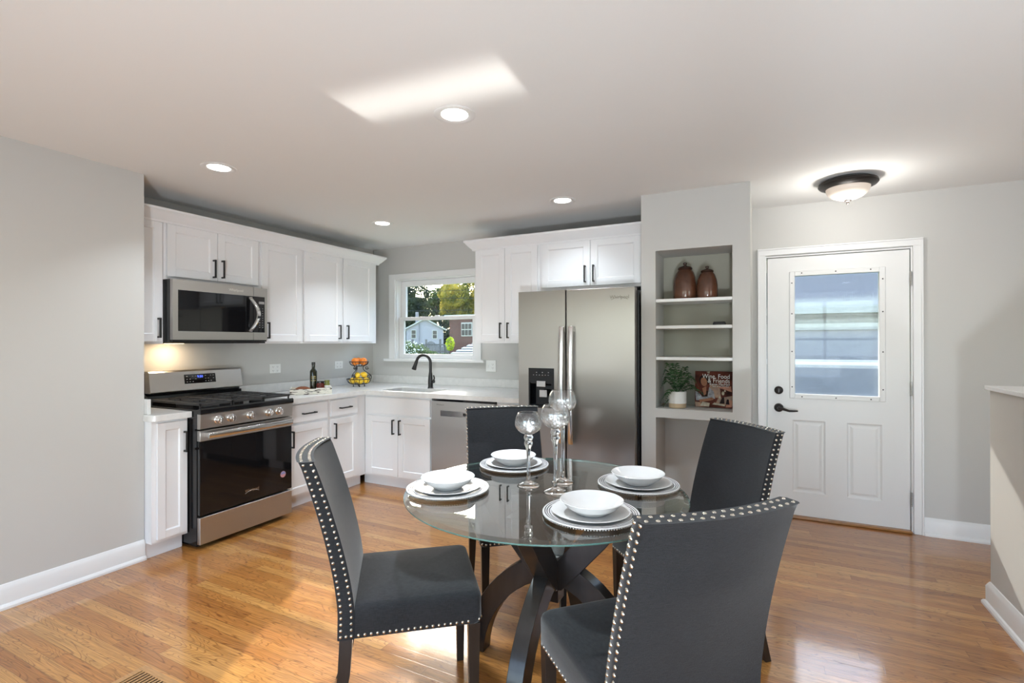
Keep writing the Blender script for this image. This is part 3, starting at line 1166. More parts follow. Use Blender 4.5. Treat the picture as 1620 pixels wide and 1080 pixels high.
# open box so that the basin hangs inside it
m = MB().box(0.6008, 0.625, BFY, -0.001, 0.100, CT0 - 0.001)
m.box(1.377, 1.3995, BFY, -0.001, 0.100, CT0 - 0.001)
m.box(0.625, 1.377, BFY, BFY + 0.018, 0.100, CT0 - 0.001)
m.box(0.625, 1.377, -0.02, -0.001, 0.100, CT0 - 0.001)
m.box(0.625, 1.377, BFY + 0.018, -0.02, 0.100, 0.118)
m.build('body', M['cab'], t, bevel=0.0012)
MB().box(0.539, 1.3995, -0.722, -0.001, 0.0003, 0.0995).build('toe_kick', M['cab'], t)
front('slab', 'false_drawer', t, (0.638, BFY - 0.0004, 0.700), X, Z, n_b, 0.738, 0.155)
front('shaker', 'door', t, (0.638, BFY - 0.0004, 0.122), X, Z, n_b, 0.373, 0.556, (0.332, 0.462))
front('shaker', 'door', t, (1.015, BFY - 0.0004, 0.122), X, Z, n_b, 0.362, 0.556, (0.013 + 0.018, 0.462))
t = thing('filler_cabinet', 'narrow white filler cabinet between dishwasher and refrigerator', 'cabinet', (2.16, -0.4, 0), 0, 'white base cabinets')
MB().box(2.048, 2.284, BFY, -0.001, 0.100, CT0 - 0.001).build('body', M['cab'], t, bevel=0.0012)
MB().box(2.048, 2.284, -0.722, -0.001, 0.0003, 0.0995).build('toe_kick', M['cab'], t)
front('slab', 'front_panel', t, (2.060, BFY - 0.0004, 0.122), X, Z, n_b, 0.212, 0.734)

# --- counters
CFX, CFY = 0.648, -0.836
SKX0, SKX1, SKY0, SKY1 = 0.770, 1.330, -0.745, -0.435
t = thing('countertop', 'white quartz worktop running round the corner under the window', 'countertop', (0.4, -0.4, CT0))
m = MB()
m.box(0.001, CFX, -1.7125, CFY, CT0, CT1)
m.box(0.001, SKX0, CFY, -0.001, CT0, CT1)
m.box(SKX1, 2.286, CFY, -0.001, CT0, CT1)
m.box(SKX0, SKX1, CFY, SKY0, CT0, CT1)
m.box(SKX0, SKX1, SKY1, -0.001, CT0, CT1)
m.build('slab', M['quartz'], t, smooth=False)
m = MB().box(0.001, 0.020, -1.7125, -0.001, CT1 + 0.0002, 0.998)
m.box(0.020, 2.286, -0.020, -0.001, CT1 + 0.0002, 0.998)
m.build('backsplash', M['quartz'], t, bevel=0.002)
t = thing('countertop', 'short white quartz worktop left of the range', 'countertop', (0.3, -2.56, CT0))
pts = [(0.001, -2.678), (0.55, -2.678), (0.55, -2.700)]
cx, cyy, r = CFX - 0.045, -2.655, 0.045
pts += [(cx + r * math.cos(a), cyy + r * math.sin(a)) for a in [(-PI / 2) + PI / 2 * k / 8 for k in range(9)]]
pts += [(CFX, -2.4545), (0.001, -2.4545)]
m = MB().loops([[(x, y, CT0) for x, y in pts], [(x, y, CT1) for x, y in pts]])
m.build('slab', M['quartz'], t, bevel=0.002)
m = MB().box(0.001, 0.560, -2.6785, -2.658, CT1 + 0.0002, 1.012)
m.box(0.001, 0.020, -2.658, -2.4545, CT1 + 0.0002, 1.012)
m.build('side_splash', M['quartz'], t, bevel=0.002)

# --- sink and faucet
t = thing('sink', 'undermount stainless sink below the window', 'sink', (1.05, -0.59, 0.70))
m = MB()
zt, zb = CT0 - 0.001, 0.690
x0, x1, y0, y1 = SKX0 - 0.012, SKX1 + 0.012, SKY0 - 0.012, SKY1 + 0.012
R = lambda d, z: [(x0 + d, y0 + d, z), (x1 - d, y0 + d, z), (x1 - d, y1 - d, z), (x0 + d, y1 - d, z)]
m.loops([R(-0.005, zt), R(0.004, zt), R(0.010, zt - 0.02), R(0.016, zb + 0.02), R(0.035, zb), R(0.08, zb)], False, True)
m.build('basin', M['sinksteel'], t, angle=60)
MB().lathe([(0.0, zb + 0.002), (0.035, zb + 0.003), (0.042, zb + 0.0005)], (1.05, -0.58, 0), 20).build('drain', M['chrome'], t)

t = thing('faucet', 'matte black gooseneck pull-down faucet behind the sink', 'faucet', (1.092, -0.394, CT1))
fx, fy = 1.092, -0.394
m = MB().lathe([(0.030, CT1 + 0.0003), (0.030, CT1 + 0.004), (0.0245, CT1 + 0.010), (0.0235, CT1 + 0.075), (0.0215, CT1 + 0.11), (0.0165, CT1 + 0.15), (0.0155, CT1 + 0.16)], (fx, fy, 0), 24)
m.build('faucet_body', M['black'], t)
# the spout swings toward the room on its left
sd = Vector((-0.97, -0.24, 0)).normalized()
P0 = Vector((fx, fy, 0))
path = [P0 + Z * z for z in (1.066, 1.12, 1.17)]
R_ = 0.074
for k in range(1, 13):
    a = PI * k / 12 * 0.93
    path.append(P0 + Z * (1.17 + R_ * math.sin(a)) + sd * (R_ - R_ * math.cos(a)))
MB().tube(path, 0.0145, 14).build('spout', M['black'], t)
e = path[-1]
dn = (path[-1] - path[-2]).normalized()
MB().tube([e - dn * 0.002, e + dn * 0.012, e + dn * 0.05, e + dn * 0.088, e + dn * 0.092], [0.0155, 0.0165, 0.0185, 0.0245, 0.0225], 16).build('spray_head', M['black'], t)
m = MB().tube([(fx + 0.018, fy, 0.985), (fx + 0.046, fy - 0.004, 0.985)], [0.015, 0.0165], 14)
m.tube([(fx + 0.040, fy - 0.004, 0.990), (fx + 0.055, fy - 0.012, 1.018), (fx + 0.049, fy - 0.016, 1.048)], [0.0085, 0.0075, 0.006], 10)
m.build('handle', M['black'], t)

# ================================================================ DISHWASHER
t = thing('dishwasher', 'stainless steel dishwasher with a pocket handle right of the sink', 'dishwasher', (1.72, -0.45, 0))
dx0, dx1, dyf = 1.403, 2.044, -0.818
MB().box(dx0, dx1, -0.775, -0.02, 0.100, 0.870).build('tub', M['blackplastic'], t)
MB().box(dx0 + 0.005, dx1 - 0.005, -0.715, -0.03, 0.0003, 0.0995).build('kick_plate', M['blackplastic'], t)
hx0, hx1, hz0, hz1 = 1.50, 1.93, 0.722, 0.772
m = MB()
m.box(dx0 + 0.003, dx1 - 0.003, dyf, -0.7755, 0.112, hz0)
m.box(dx0 + 0.003, dx1 - 0.003, dyf, -0.7755, hz1, 0.853)
m.box(dx0 + 0.003, hx0, dyf, -0.7755, hz0, hz1)
m.box(hx1, dx1 - 0.003, dyf, -0.7755, hz0, hz1)
dd = m.build('door', M['steel'], t, smooth=False)
m = MB().box(hx0, hx1, dyf + 0.022, -0.776, hz0, hz1)
m.box(hx0, 1.735, dyf + 0.0015, dyf + 0.0215, hz0, hz1)
m.box(1.735, hx1, dyf + 0.0015, dyf + 0.006, hz1 - 0.012, hz1)
m.box(1.735, hx1, dyf + 0.0015, dyf + 0.006, hz0, hz0 + 0.012)
m.build('pocket_handle', M['steel_light'], dd, smooth=False)
MB().box(1.742, 1.922, dyf + 0.010, dyf + 0.0218, hz0 + 0.013, hz1 - 0.013).build('handle_recess', M['blackglass'], dd, smooth=False)
MB().box(dx0 + 0.004, dx1 - 0.004, dyf + 0.004, -0.7755, 0.8535, 0.8705).build('control_strip', M['blackglass'], t, smooth=False)
m = MB()
text_into(m, 'Whirlpool', 0.016, (1.500, dyf, 0.822), X, Z, n_b, sx=1.2)
m.build('logo', M['logo'], dd, smooth=False)

# ================================================================ REFRIGERATOR
t = thing('refrigerator', 'tall stainless steel side-by-side refrigerator', 'refrigerator', (2.76, -0.45, 0))
RX0, RX1, RYF, RZT = 2.294, 3.222, -0.870, 1.770
SPL0, SPL1 = 2.690, 2.698
MB().box(2.338, 3.236, -0.792, -0.05, 0.020, 1.752).build('cabinet', M['blackplastic'], t, bevel=0.004)
MB().box(2.31, 3.215, -0.83, -0.7925, 0.0203, 0.085).build('kick_grille', M['blackplastic'], t)
MB().box(2.35, 3.18, -0.70, -0.10, 0.0003, 0.0198).build('roller_base', M['blackplastic'], t)
DPX0, DPX1, DPZ0, DPZ1 = 2.382, 2.598, 0.856, 1.167
m = MB()
zb = 0.095
m.box(RX0, DPX0, RYF, -0.796, zb, RZT)
m.box(DPX1, SPL0, RYF, -0.796, zb, RZT)
m.box(DPX0, DPX1, RYF, -0.796, zb, DPZ0)
m.box(DPX0, DPX1, RYF, -0.796, DPZ1, RZT)
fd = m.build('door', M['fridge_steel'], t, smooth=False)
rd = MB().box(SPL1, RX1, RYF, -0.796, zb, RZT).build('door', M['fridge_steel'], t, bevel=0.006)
# dispenser: glossy panel above a recess
m = MB()
m.box(DPX0, DPX1, RYF - 0.002, RYF + 0.006, 1.055, DPZ1)
m.box(DPX0, DPX0 + 0.012, RYF - 0.002, RYF + 0.060, DPZ0, 1.055)
m.box(DPX1 - 0.012, DPX1, RYF - 0.002, RYF + 0.060, DPZ0, 1.055)
m.box(DPX0 + 0.012, DPX1 - 0.012, RYF + 0.058, RYF + 0.064, DPZ0, 1.055)
m.box(DPX0 + 0.012, DPX1 - 0.012, RYF - 0.002, RYF + 0.058, DPZ0, DPZ0 + 0.014)
m.box(DPX0 + 0.012, DPX1 - 0.012, RYF + 0.006, RYF + 0.058, 1.045, 1.055)
dp = tag(m.build('dispenser', M['blackglass'], fd, smooth=False), 'black water and ice dispenser')
m = MB()
m.box(2.452, 2.526, RYF - 0.004, RYF - 0.0022, 1.022, 1.066)
m.box(2.470, 2.532, RYF + 0.010, RYF + 0.016, 0.940, 0.995)
m.box(2.480, 2.522, RYF + 0.006, RYF + 0.0098, 0.945, 0.990)
m.build('dispenser_paddle', M['steel_light'], fd, bevel=0.002)
m = MB()
for i in range(6):
    m.box(2.422 + i * 0.025, 2.429 + i * 0.025, RYF - 0.003, RYF - 0.0021, 1.111, 1.115)
for x in (2.447, 2.497, 2.548):
    m.box(x, x + 0.007, RYF - 0.003, RYF - 0.0021, 1.131, 1.136)
m.build('dispenser_lettering', M['legend'], fd, smooth=False)
for dr, hx in ((fd, 2.673), (rd, 2.747)):
    zs = [0.600, 0.640, 0.80, 1.045, 1.29, 1.45, 1.490]
    dy = [0.040, 0.050, 0.060, 0.064, 0.060, 0.050, 0.040]
    ls = []
    for z, d in zip(zs, dy):
        y = RYF - d
        ls.append([(hx - 0.021, y + 0.010, z), (hx - 0.019, y - 0.003, z), (hx - 0.008, y - 0.009, z), (hx + 0.008, y - 0.009, z), (hx + 0.019, y - 0.003, z), (hx + 0.021, y + 0.010, z)])
    m = MB().loops(ls)
    for z in (0.625, 1.465):
        m.box(hx - 0.013, hx + 0.013, RYF - 0.042, RYF - 0.0003, z - 0.018, z + 0.018)
    m.build('handle', M['steel_light'], dr, bevel=0.002, angle=50)
m = MB()
text_into(m, 'Whirlpool', 0.036, (3.110, RYF, 1.698), X, Z, n_b, sx=0.95)
m.tube([(3.110 - 0.062 + 0.124 * k / 10, RYF - 0.001, 1.679 + 0.02 * math.sin(k / 10 * PI)) for k in range(11)], 0.0012, 5)
m.build('logo', M['logo'], rd, smooth=False)

# ================================================================ RANGE
t = thing('range', 'stainless steel gas range with a black glass oven door', 'stove', (0.36, -2.084, 0))
ry0, ry1 = -2.450, -1.718
m = MB().box(0.012, 0.660, ry0, ry1, 0.030, 0.896)
m.box(0.660, 0.690, ry0, ry0 + 0.02, 0.030, 0.896)
m.box(0.03, 0.64, ry0 + 0.03, ry1 - 0.03, 0.0003, 0.0305)
m.build('body', M['enamel'], t, smooth=False)
m = MB()
ls = []
for x, z in ((0.10, 0.8965), (0.728, 0.8965), (0.732, 0.902), (0.732, 0.926), (0.722, 0.934), (0.700, 0.926), (0.12, 0.926), (0.10, 0.94)):
    ls.append([(x, ry0, z), (x, ry1, z)])
m.loops([[(x, y, z) for (x, _, z) in [l[0] for l in ls]] for y in (ry0, ry1)])
m.build('cooktop', M['enamel'], t, angle=30)
# control panel with five knobs
m = MB().prism([(0.6605, 0.796), (0.716, 0.796), (0.722, 0.800), (0.728, 0.890), (0.724, 0.8962), (0.6605, 0.8962)], (0, 0, 0), X, Z, Y, ry0 + 0.004, ry1 - 0.004)
cp = m.build('control_panel', M['steel'], t, angle=30)
for ky in (-2.327, -2.237, -2.087, -1.937, -1.849):
    m = MB().lathe([(0.0, 0.7245), (0.029, 0.7245), (0.029, 0.730), (0.0235, 0.733), (0.022, 0.757), (0.018, 0.761), (0.0, 0.761)], (0, ky, 0.848), 24, 'x')
    m.box(0.7612, 0.7685, ky - 0.0055, ky + 0.0055, 0.826, 0.870)
    m.build('knob', M['chrome'], t, bevel=0.0015)
# oven door
m = MB()
m.box(0.6605, 0.716, ry0 + 0.004, ry1 - 0.004, 0.226, 0.716)
od = m.build('oven_door', M['blackglass'], t, bevel=0.004)
m = MB().box(0.6605, 0.720, ry0 + 0.004, ry1 - 0.004, 0.7165, 0.787)
m.build('door_rail', M['steel'], od, bevel=0.003)
# flat bar handle
m = MB()
ys = [ry0 + 0.035, ry0 + 0.10, -2.084, ry1 - 0.10, ry1 - 0.035]
ls = []
for y, x in zip(ys, (0.768, 0.772, 0.776, 0.772, 0.768)):
    ls.append([(x - 0.013, y, 0.738), (x, y, 0.738), (x + 0.004, y, 0.747), (x + 0.004, y, 0.768), (x, y, 0.777), (x - 0.013, y, 0.777)])
m.loops(ls)
for y in (ry0 + 0.05, ry1 - 0.05):
    m.box(0.7203, 0.760, y - 0.014, y + 0.014, 0.744, 0.771)
m.build('handle', M['steel_light'], od, bevel=0.002, angle=40)
m = MB()
text_into(m, 'Whirlpool', 0.028, (0.716, -2.066, 0.303), Y, Z, X, sx=0.95)
m.tube([(0.717, -2.066 - 0.055 + 0.11 * k / 10, 0.286 + 0.016 * math.sin(k / 10 * PI)) for k in range(11)], 0.0012, 5)
m.build('logo', M['steel_light'], od, smooth=False)
m = MB().lathe([(0.0, 0.0008), (0.024, 0.0008), (0.024, 0.0002)], (0.716, -1.803, 0.352), 24, 'x')
st_ = tag(m.build('round_sticker', M['sticker'], od, smooth=False), 'small round pink and blue sticker')
m = MB()
pp = [(0.0172, -1.803 + 0.022 * math.cos(a), 0.352 + 0.022 * math.sin(a)) for a in [PI * k / 12 for k in range(13)]]
m.poly([(0.7170, y, z) for _, y, z in pp])
m.build('sticker_print', M['stickerblue'], od, smooth=False)
MB().box(0.6605, 0.718, ry0 + 0.004, ry1 - 0.004, 0.032, 0.212).build('warming_drawer', M['steel'], t, bevel=0.005)
# backguard
m = MB().prism([(0.012, 0.9), (0.118, 0.9), (0.110, 0.985), (0.085, 0.99), (0.085, 1.0), (0.012, 1.0)], (0, 0, 0), X, Z, Y, ry0 + 0.006, ry1 - 0.006)
m.box(0.012, 0.060, ry0 + 0.004, ry1 - 0.004, 1.0, 1.150)
bgd = m.build('backguard_base', M['enamel'], t, smooth=False)
m = MB().prism([(0.0605, 1.004), (0.132, 1.004), (0.138, 1.010), (0.112, 1.152), (0.100, 1.164), (0.030, 1.164), (0.030, 1.1502), (0.0605, 1.1502)], (0, 0, 0), X, Z, Y, ry0 + 0.010, ry1 - 0.010)
bk = m.build('backguard', M['steel'], t, bevel=0.004, angle=30)
# display window on the sloping face
bo = Vector((0.138, 0, 1.010))
bv = (Vector((0.112, 0, 1.152)) - bo).normalized()
bn = Vector((bv.z, 0, -bv.x))
m = MB().obox(bo, Y, bv, bn, (-2.197, -1.955), (0.050, 0.121), (0.0002, 0.002))
dsp = m.build('display', M['blackglass'], bk, smooth=False)
m = MB()
text_into(m, '9:50', 0.026, bo + Y * -2.078 + bv * 0.100 + bn * 0.0021, Y, bv, bn, depth=0.0004)
m.build('clock_digits', M['display'], bk, smooth=False)
for base_y, pitch in ((-2.182, 0.022), (-2.040, 0.021)):
    m = MB()
    for i in range(4):
        for j, q in enumerate((0.062, 0.082, 0.104)):
            if (i + j) % 4 == 3: continue
            m.obox(bo, Y, bv, bn, (base_y + i * pitch, base_y + 0.009 + i * pitch), (q, q + 0.004), (0.0021, 0.0026))
    m.build('button_lettering', M['legend'], bk, smooth=False)
# burners and grates
for bx, by, br in ((0.25, -2.27, 0.04), (0.54, -2.27, 0.05), (0.40, -2.084, 0.05), (0.25, -1.90, 0.05), (0.54, -1.90, 0.04)):
    m = MB().lathe([(br + 0.012, 0.9262), (br + 0.012, 0.932), (br, 0.935), (br, 0.943), (br - 0.006, 0.946), (0.0, 0.947)], (bx, by, 0), 24)
    m.build('burner', M['iron'], t)
for gy0, gy1 in ((ry0 + 0.012, -2.206), (-2.203, -1.965), (-1.962, ry1 - 0.012)):
    m = MB()
    gx0, gx1 = 0.130, 0.705
    hz0, hz1 = 0.950, 0.966
    wv = 0.012
    for gx in (gx0, gx1 - wv, (gx0 + gx1) / 2 - wv / 2):
        m.box(gx, gx + wv, gy0, gy1, hz0, hz1)
    for gy in (gy0, gy1 - wv):
        m.box(gx0, gx1, gy, gy + wv, hz0, hz1)
    ym = (gy0 + gy1) / 2
    for gx in (0.18, 0.25, 0.32, 0.47, 0.54, 0.61):
        m.box(gx, gx + 0.010, gy0 + wv, ym - 0.025, hz0 + 0.002, hz1)
        m.box(gx, gx + 0.010, ym + 0.025, gy1 - wv, hz0 + 0.002, hz1)
    m.box(gx0 + wv, 0.235, ym - 0.005, ym + 0.005, hz0, hz1)
    m.box(0.30, 0.50, ym - 0.005, ym + 0.005, hz0, hz1)
    m.box(0.58, gx1 - wv, ym - 0.005, ym + 0.005, hz0, hz1)
    for gx in (gx0 + 0.004, gx1 - 0.014):
        for gy in (gy0 + 0.002, gy1 - 0.012):
            m.box(gx, gx + 0.010, gy, gy + 0.010, 0.9262, hz0)
    m.build('grate', M['iron'], t, bevel=0.002)

# ================================================================ MICROWAVE
t = thing('microwave', 'stainless over-the-range microwave with black glass door', 'microwave', (0.2, -2.07, 1.375))
my0, my1, mz0, mz1, mxf = -2.4545, -1.7190, 1.378, 1.8105, 0.430
MB().box(0.004, 0.397, my0, my1, mz0, mz1).build('case', M['blackplastic'], t)
SPLIT = -1.842
wy0, wy1, wz0, wz1 = -2.418, SPLIT - 0.004, 1.452, 1.738
m = MB()
m.box(0.3975, mxf, my0 + 0.002, wy0, 1.392, mz1 - 0.001)
m.box(0.3975, mxf, wy0, wy1, 1.392, wz0)
m.box(0.3975, mxf, wy0, wy1, wz1, mz1 - 0.001)
md = m.build('door', M['steel'], t, smooth=False)
MB().box(0.3975, mxf - 0.002, wy0 + 0.0002, wy1, wz0 + 0.0002, wz1 - 0.0002).build('door_glass', M['blackglass'], md, smooth=False)
m = MB()
m.box(0.3975, mxf, SPLIT, my1 - 0.002, 1.392, 1.452)
m.box(0.3975, mxf, SPLIT, my1 - 0.002, 1.738, mz1 - 0.001)
m.box(0.3975, mxf, -1.743, my1 - 0.002, 1.452, 1.738)
mp_ = m.build('control_panel', M['steel'], t, smooth=False)
MB().box(0.3975, mxf - 0.001, SPLIT, -1.7435, 1.4525, 1.7375).build('control_glass', M['blackglass'], mp_, smooth=False)
m = MB()
for i in range(2):
    for j in range(9):
        m.box(mxf - 0.0012, mxf - 0.0004, -1.792 + i * 0.026, -1.785 + i * 0.026, 1.490 + j * 0.019, 1.494 + j * 0.019)
MB().box(mxf - 0.0012, mxf - 0.0004, -1.796, -1.748, 1.680, 1.700).build('clock_window', M['legend'], mp_, smooth=False)
m.build('keypad_lettering', M['legend'], mp_, smooth=False)
ls = []
for k in range(13):
    f = k / 12
    z = 1.462 + 0.262 * f
    bow = 0.050 * math.sin(PI * f)
    y = -1.878 + 0.036 * math.sin(PI * f)
    x = mxf + 0.010 + bow
    ls.append([(x, y - 0.016, z), (x + 0.008, y - 0.012, z), (x + 0.008, y + 0.012, z), (x, y + 0.016, z), (x - 0.006, y, z)])
m = MB().loops(ls)
for z in (1.468, 1.718):
    m.box(mxf - 0.0018, mxf + 0.018, -1.890, -1.866, z - 0.010, z + 0.010)
m.build('handle', M['chrome'], md, angle=60)
m = MB().box(0.02, 0.415, my0 + 0.01, my1 - 0.01, 1.366, 1.3775)
m.box(0.398, 0.424, my0 + 0.004, my1 - 0.004, 1.380, 1.3915)
m.build('bottom_vent', M['blackplastic'], t, smooth=False)
m = MB()
text_into(m, 'Whirlpool', 0.028, (mxf, -1.99, 1.772), Y, Z, X)
m.build('logo', pmat('pale_badge_print', (0.8, 0.78, 0.72), 0.4), md, smooth=False)
MB().box(0.10, 0.16, -2.33, -2.22, 1.3640, 1.3658).build('cooktop_lamp_lens', pmat('warm_lamp_lens', (1, 0.9, 0.7), 0.4, emit=(1.0, 0.75, 0.45), estr=6.0), t, smooth=False)
l_ = lamp('cooktop_lamp', 'AREA', (0.13, -2.275, 1.360), 2.2, (1.0, 0.74, 0.46), (-0.25, 0, -1), shape='RECTANGLE', size=0.06, size_y=0.11)


# ================================================================ OUTLETS
def outlet(label, c, u, n, w=0.116, h=0.116, duplex=1, switch=0):
    t = thing('wall_outlet', label, 'outlet', tuple(Vector(c)), 0, 'white wall outlets')
    u, n = Vector(u), Vector(n)
    MB().obox(c, u, Z, n, (-w / 2, w / 2), (-h / 2, h / 2), (0.0003, 0.006)).build('cover_plate', M['plastic'], t, bevel=0.002)
    k = duplex + switch
    for i in range(k):
        off = (i - (k - 1) / 2) * 0.046
        m = MB().obox(c, u, Z, n, (off - 0.0165, off + 0.0165), (-0.033, 0.033), (0.0061, 0.0075))
        r = m.build('receptacle' if i >= switch else 'switch', M['plastic'], t, bevel=0.001)
        if i >= switch:
            for zz in (-0.018, 0.018):
                m = MB()
                for a in (-0.006, 0.006):
                    m.obox(c, u, Z, n, (off + a - 0.001, off + a + 0.001), (zz - 0.004, zz + 0.005), (0.0076, 0.0079))
                m.obox(c, u, Z, n, (off - 0.002, off + 0.002), (zz - 0.011, zz - 0.008), (0.0076, 0.0079))
                m.build('socket_groove', M['slot'], r, smooth=False)
        else:
            MB().obox(c, u, Z, n, (off - 0.004, off + 0.004), (-0.011, 0.011), (0.0076, 0.012)).build('toggle', M['plastic'], r, smooth=False)


outlet('white switch and outlet plate on the wall right of the window', (1.562, 0, 1.128), X, (0, -1, 0), switch=1)
outlet('white outlet plate on the wall right of the range', (0, -1.312, 1.131), Y, X, w=0.118, h=0.083, duplex=2)
outlet('white outlet plate on the wall behind the fruit stand', (0, -0.532, 1.133), Y, X, w=0.112, h=0.078, duplex=2)
outlet('white outlet plate low on the half wall', (PX, -1.705, 0.345), Y, (-1, 0, 0), w=0.072, h=0.116)

# ================================================================ LIGHT FIXTURES
for (lx, ly, pw, lab) in ((2.748, -2.500, 17, 'round recessed ceiling light nearest the dining table'),
                      (1.072, -2.546, 6.0, 'round recessed ceiling light in front of the microwave cabinets'),
                      (2.693, -0.930, 3.2, 'round recessed ceiling light in front of the refrigerator'),
                      (0.993, -0.981, 8.0, 'round recessed ceiling light in front of the window'),
                      (5.550, -3.350, 10, 'added unseen round recessed fill light over the half wall, behind the viewer'),  # this and the next three are unseen, added to fill the room with light
                      (2.900, -4.600, 9, 'added unseen round recessed fill light of the living room, beside the viewer'),
                      (1.500, -6.200, 9, 'added unseen round recessed fill light of the living room by its left window'),
                      (5.400, -6.200, 9, 'added unseen round recessed fill light of the living room by its right window')):
    t = thing('recessed_light', lab, 'ceiling light', (lx, ly, H), 0, 'round recessed ceiling lights')
    m = MB().lathe([(0.098, H - 0.0003), (0.098, H - 0.003), (0.092, H - 0.006), (0.078, H - 0.006), (0.068, H - 0.0035), (0.064, H - 0.002), (0.064, H - 0.0003)], (lx, ly, 0), 48)
    m.build('trim_ring', M['trim'], t)
    MB().lathe([(0.0, H - 0.0028), (0.062, H - 0.0028), (0.063, H - 0.0005)], (lx, ly, 0), 40).build('lens', M['lens'], t, smooth=False)
    a = lamp('downlight', 'AREA', (lx, ly, H - 0.012), pw, (0.82, 0.915, 1.0), (0, 0, -1), shape='DISK', size=0.12, spread=1.9)

bx, by = 4.548, -0.535
t = thing('ceiling_lamp', 'flush bowl ceiling lamp with dark bronze rim above the door', 'ceiling light', (bx, by, H))
MB().lathe([(0.0, H - 0.0003), (0.130, H - 0.0003), (0.166, H - 0.020), (0.170, H - 0.034), (0.160, H - 0.046), (0.134, H - 0.058), (0.126, H - 0.056), (0.120, H - 0.03), (0.0, H - 0.03)], (bx, by, 0), 48).build('pan', M['bronze'], t)
prof = []
for k in range(11):
    a = k / 10 * PI / 2
    prof.append((0.126 * math.cos(a), H - 0.058 - 0.078 * math.sin(a)))
MB().lathe(prof, (bx, by, 0), 48).build('glass_bowl', M['bowlglass'], t, angle=60)
MB().lathe([(0.0, H - 0.1355), (0.020, H - 0.1365), (0.020, H - 0.143), (0.008, H - 0.149), (0.0065, H - 0.155), (0.008, H - 0.159), (0.006, H - 0.164), (0.0, H - 0.165)], (bx, by, 0), 20).build('finial', M['bronze'], t)
lamp('bowl_bulb', 'POINT', (bx, by - 0.02, H - 0.19), 8, (1.0, 0.97, 0.92), shadow_soft_size=0.05)

# added drum uplights behind the viewer, unseen, evening out the room light
for tx, ty, pw, ud, lab in ((2.2, -6.2, 9, (-0.1, 1.2, 0.75), 'added black drum fill light on the left behind the viewer'), (4.4, -5.7, 82, (-0.5, 1.3, 0.75), 'added black drum fill light in the middle behind the viewer'), (5.9, -4.5, 24, (-0.25, 1.0, 0.7), 'added black drum fill light on the right behind the viewer')):
    t = thing('added_fill_uplight', lab, 'fill light', (tx, ty, 0), 0, 'added fill uplights behind the viewer')
    MB().lathe([(0.0, 0.0003), (0.15, 0.0003), (0.16, 0.01), (0.16, 0.30), (0.150, 0.30), (0.150, 0.22), (0.0, 0.22)], (tx, ty, 0), 40).build('drum', M['black'], t)
    MB().lathe([(0.0, 0.265), (0.149, 0.265), (0.149, 0.260), (0.0, 0.260)], (tx, ty, 0), 40).build('diffuser', M['plastic'], t)
    lamp('fill_uplight_lamp', 'AREA', (tx, ty, 0.305), pw * UPLIGHT, (0.83, 0.92, 1.0), ud, shape='DISK', size=0.29, spread=2.5)

# ================================================================ FLOOR REGISTER
t = thing('floor_register', 'wooden floor register with slots near the left wall', 'floor vent', (1.86, -3.35, 0))
vx0, vx1, vy0, vy1 = 1.720, 2.010, -3.405, -3.302
m = MB()
m.box(vx0 - 0.028, vx1 + 0.028, vy1, vy1 + 0.026, 0.0003, 0.004)
m.box(vx0 - 0.028, vx1 + 0.028, vy0 - 0.026, vy0, 0.0003, 0.004)
m.box(vx0 - 0.028, vx0, vy0, vy1, 0.0003, 0.004)
m.box(vx1, vx1 + 0.028, vy0, vy1, 0.0003, 0.004)
m.build('frame', M['oak'], t, bevel=0.001)
MB().box(vx0, vx1, vy0, vy1, 0.0002, 0.0008).build('duct_opening', M['void'], t, smooth=False)
m = MB()
k = 0
x = vx0 + 0.007
while x < vx1 - 0.004:
    m.box(x, x + 0.0085, vy0, vy1, 0.0009, 0.0036)
    x += 0.0185
m.build('slats', M['oak'], t, smooth=False)

# ================================================================ DINING TABLE
TX, TY, TR, TZ = 3.222, -2.552, 0.575, 0.760
HX, HY = 3.252, -2.530
t = thing('dining_table', 'round glass-top dining table on a dark crossed wooden base', 'table', (TX, TY, 0))
m = MB()
m.cm = 0
m.lathe([(0.0, TZ), (TR - 0.022, TZ), (TR - 0.0215, TZ - 0.0001)], (TX, TY, 0), 128)
prof = [(0.0, TZ - 0.0125), (TR - 0.004, TZ - 0.0125), (TR, TZ - 0.009), (TR, TZ - 0.005), (TR - 0.022, TZ), (0.0, TZ)]
m = MB()
seg = 128
ls = [[(TX + max(r, 1e-4) * math.cos(2 * PI * k / seg), TY + max(r, 1e-4) * math.sin(2 * PI * k / seg), z) for k in range(seg)] for r, z in prof]
for i in range(len(ls) - 1):
    m.cm = 1 if i in (1, 2) else 0
    m.loops([ls[i], ls[i + 1]], False, False)
m.build('glass_top', [M['tabletop'], M['tableedge']], t, angle=12, recalc=False)
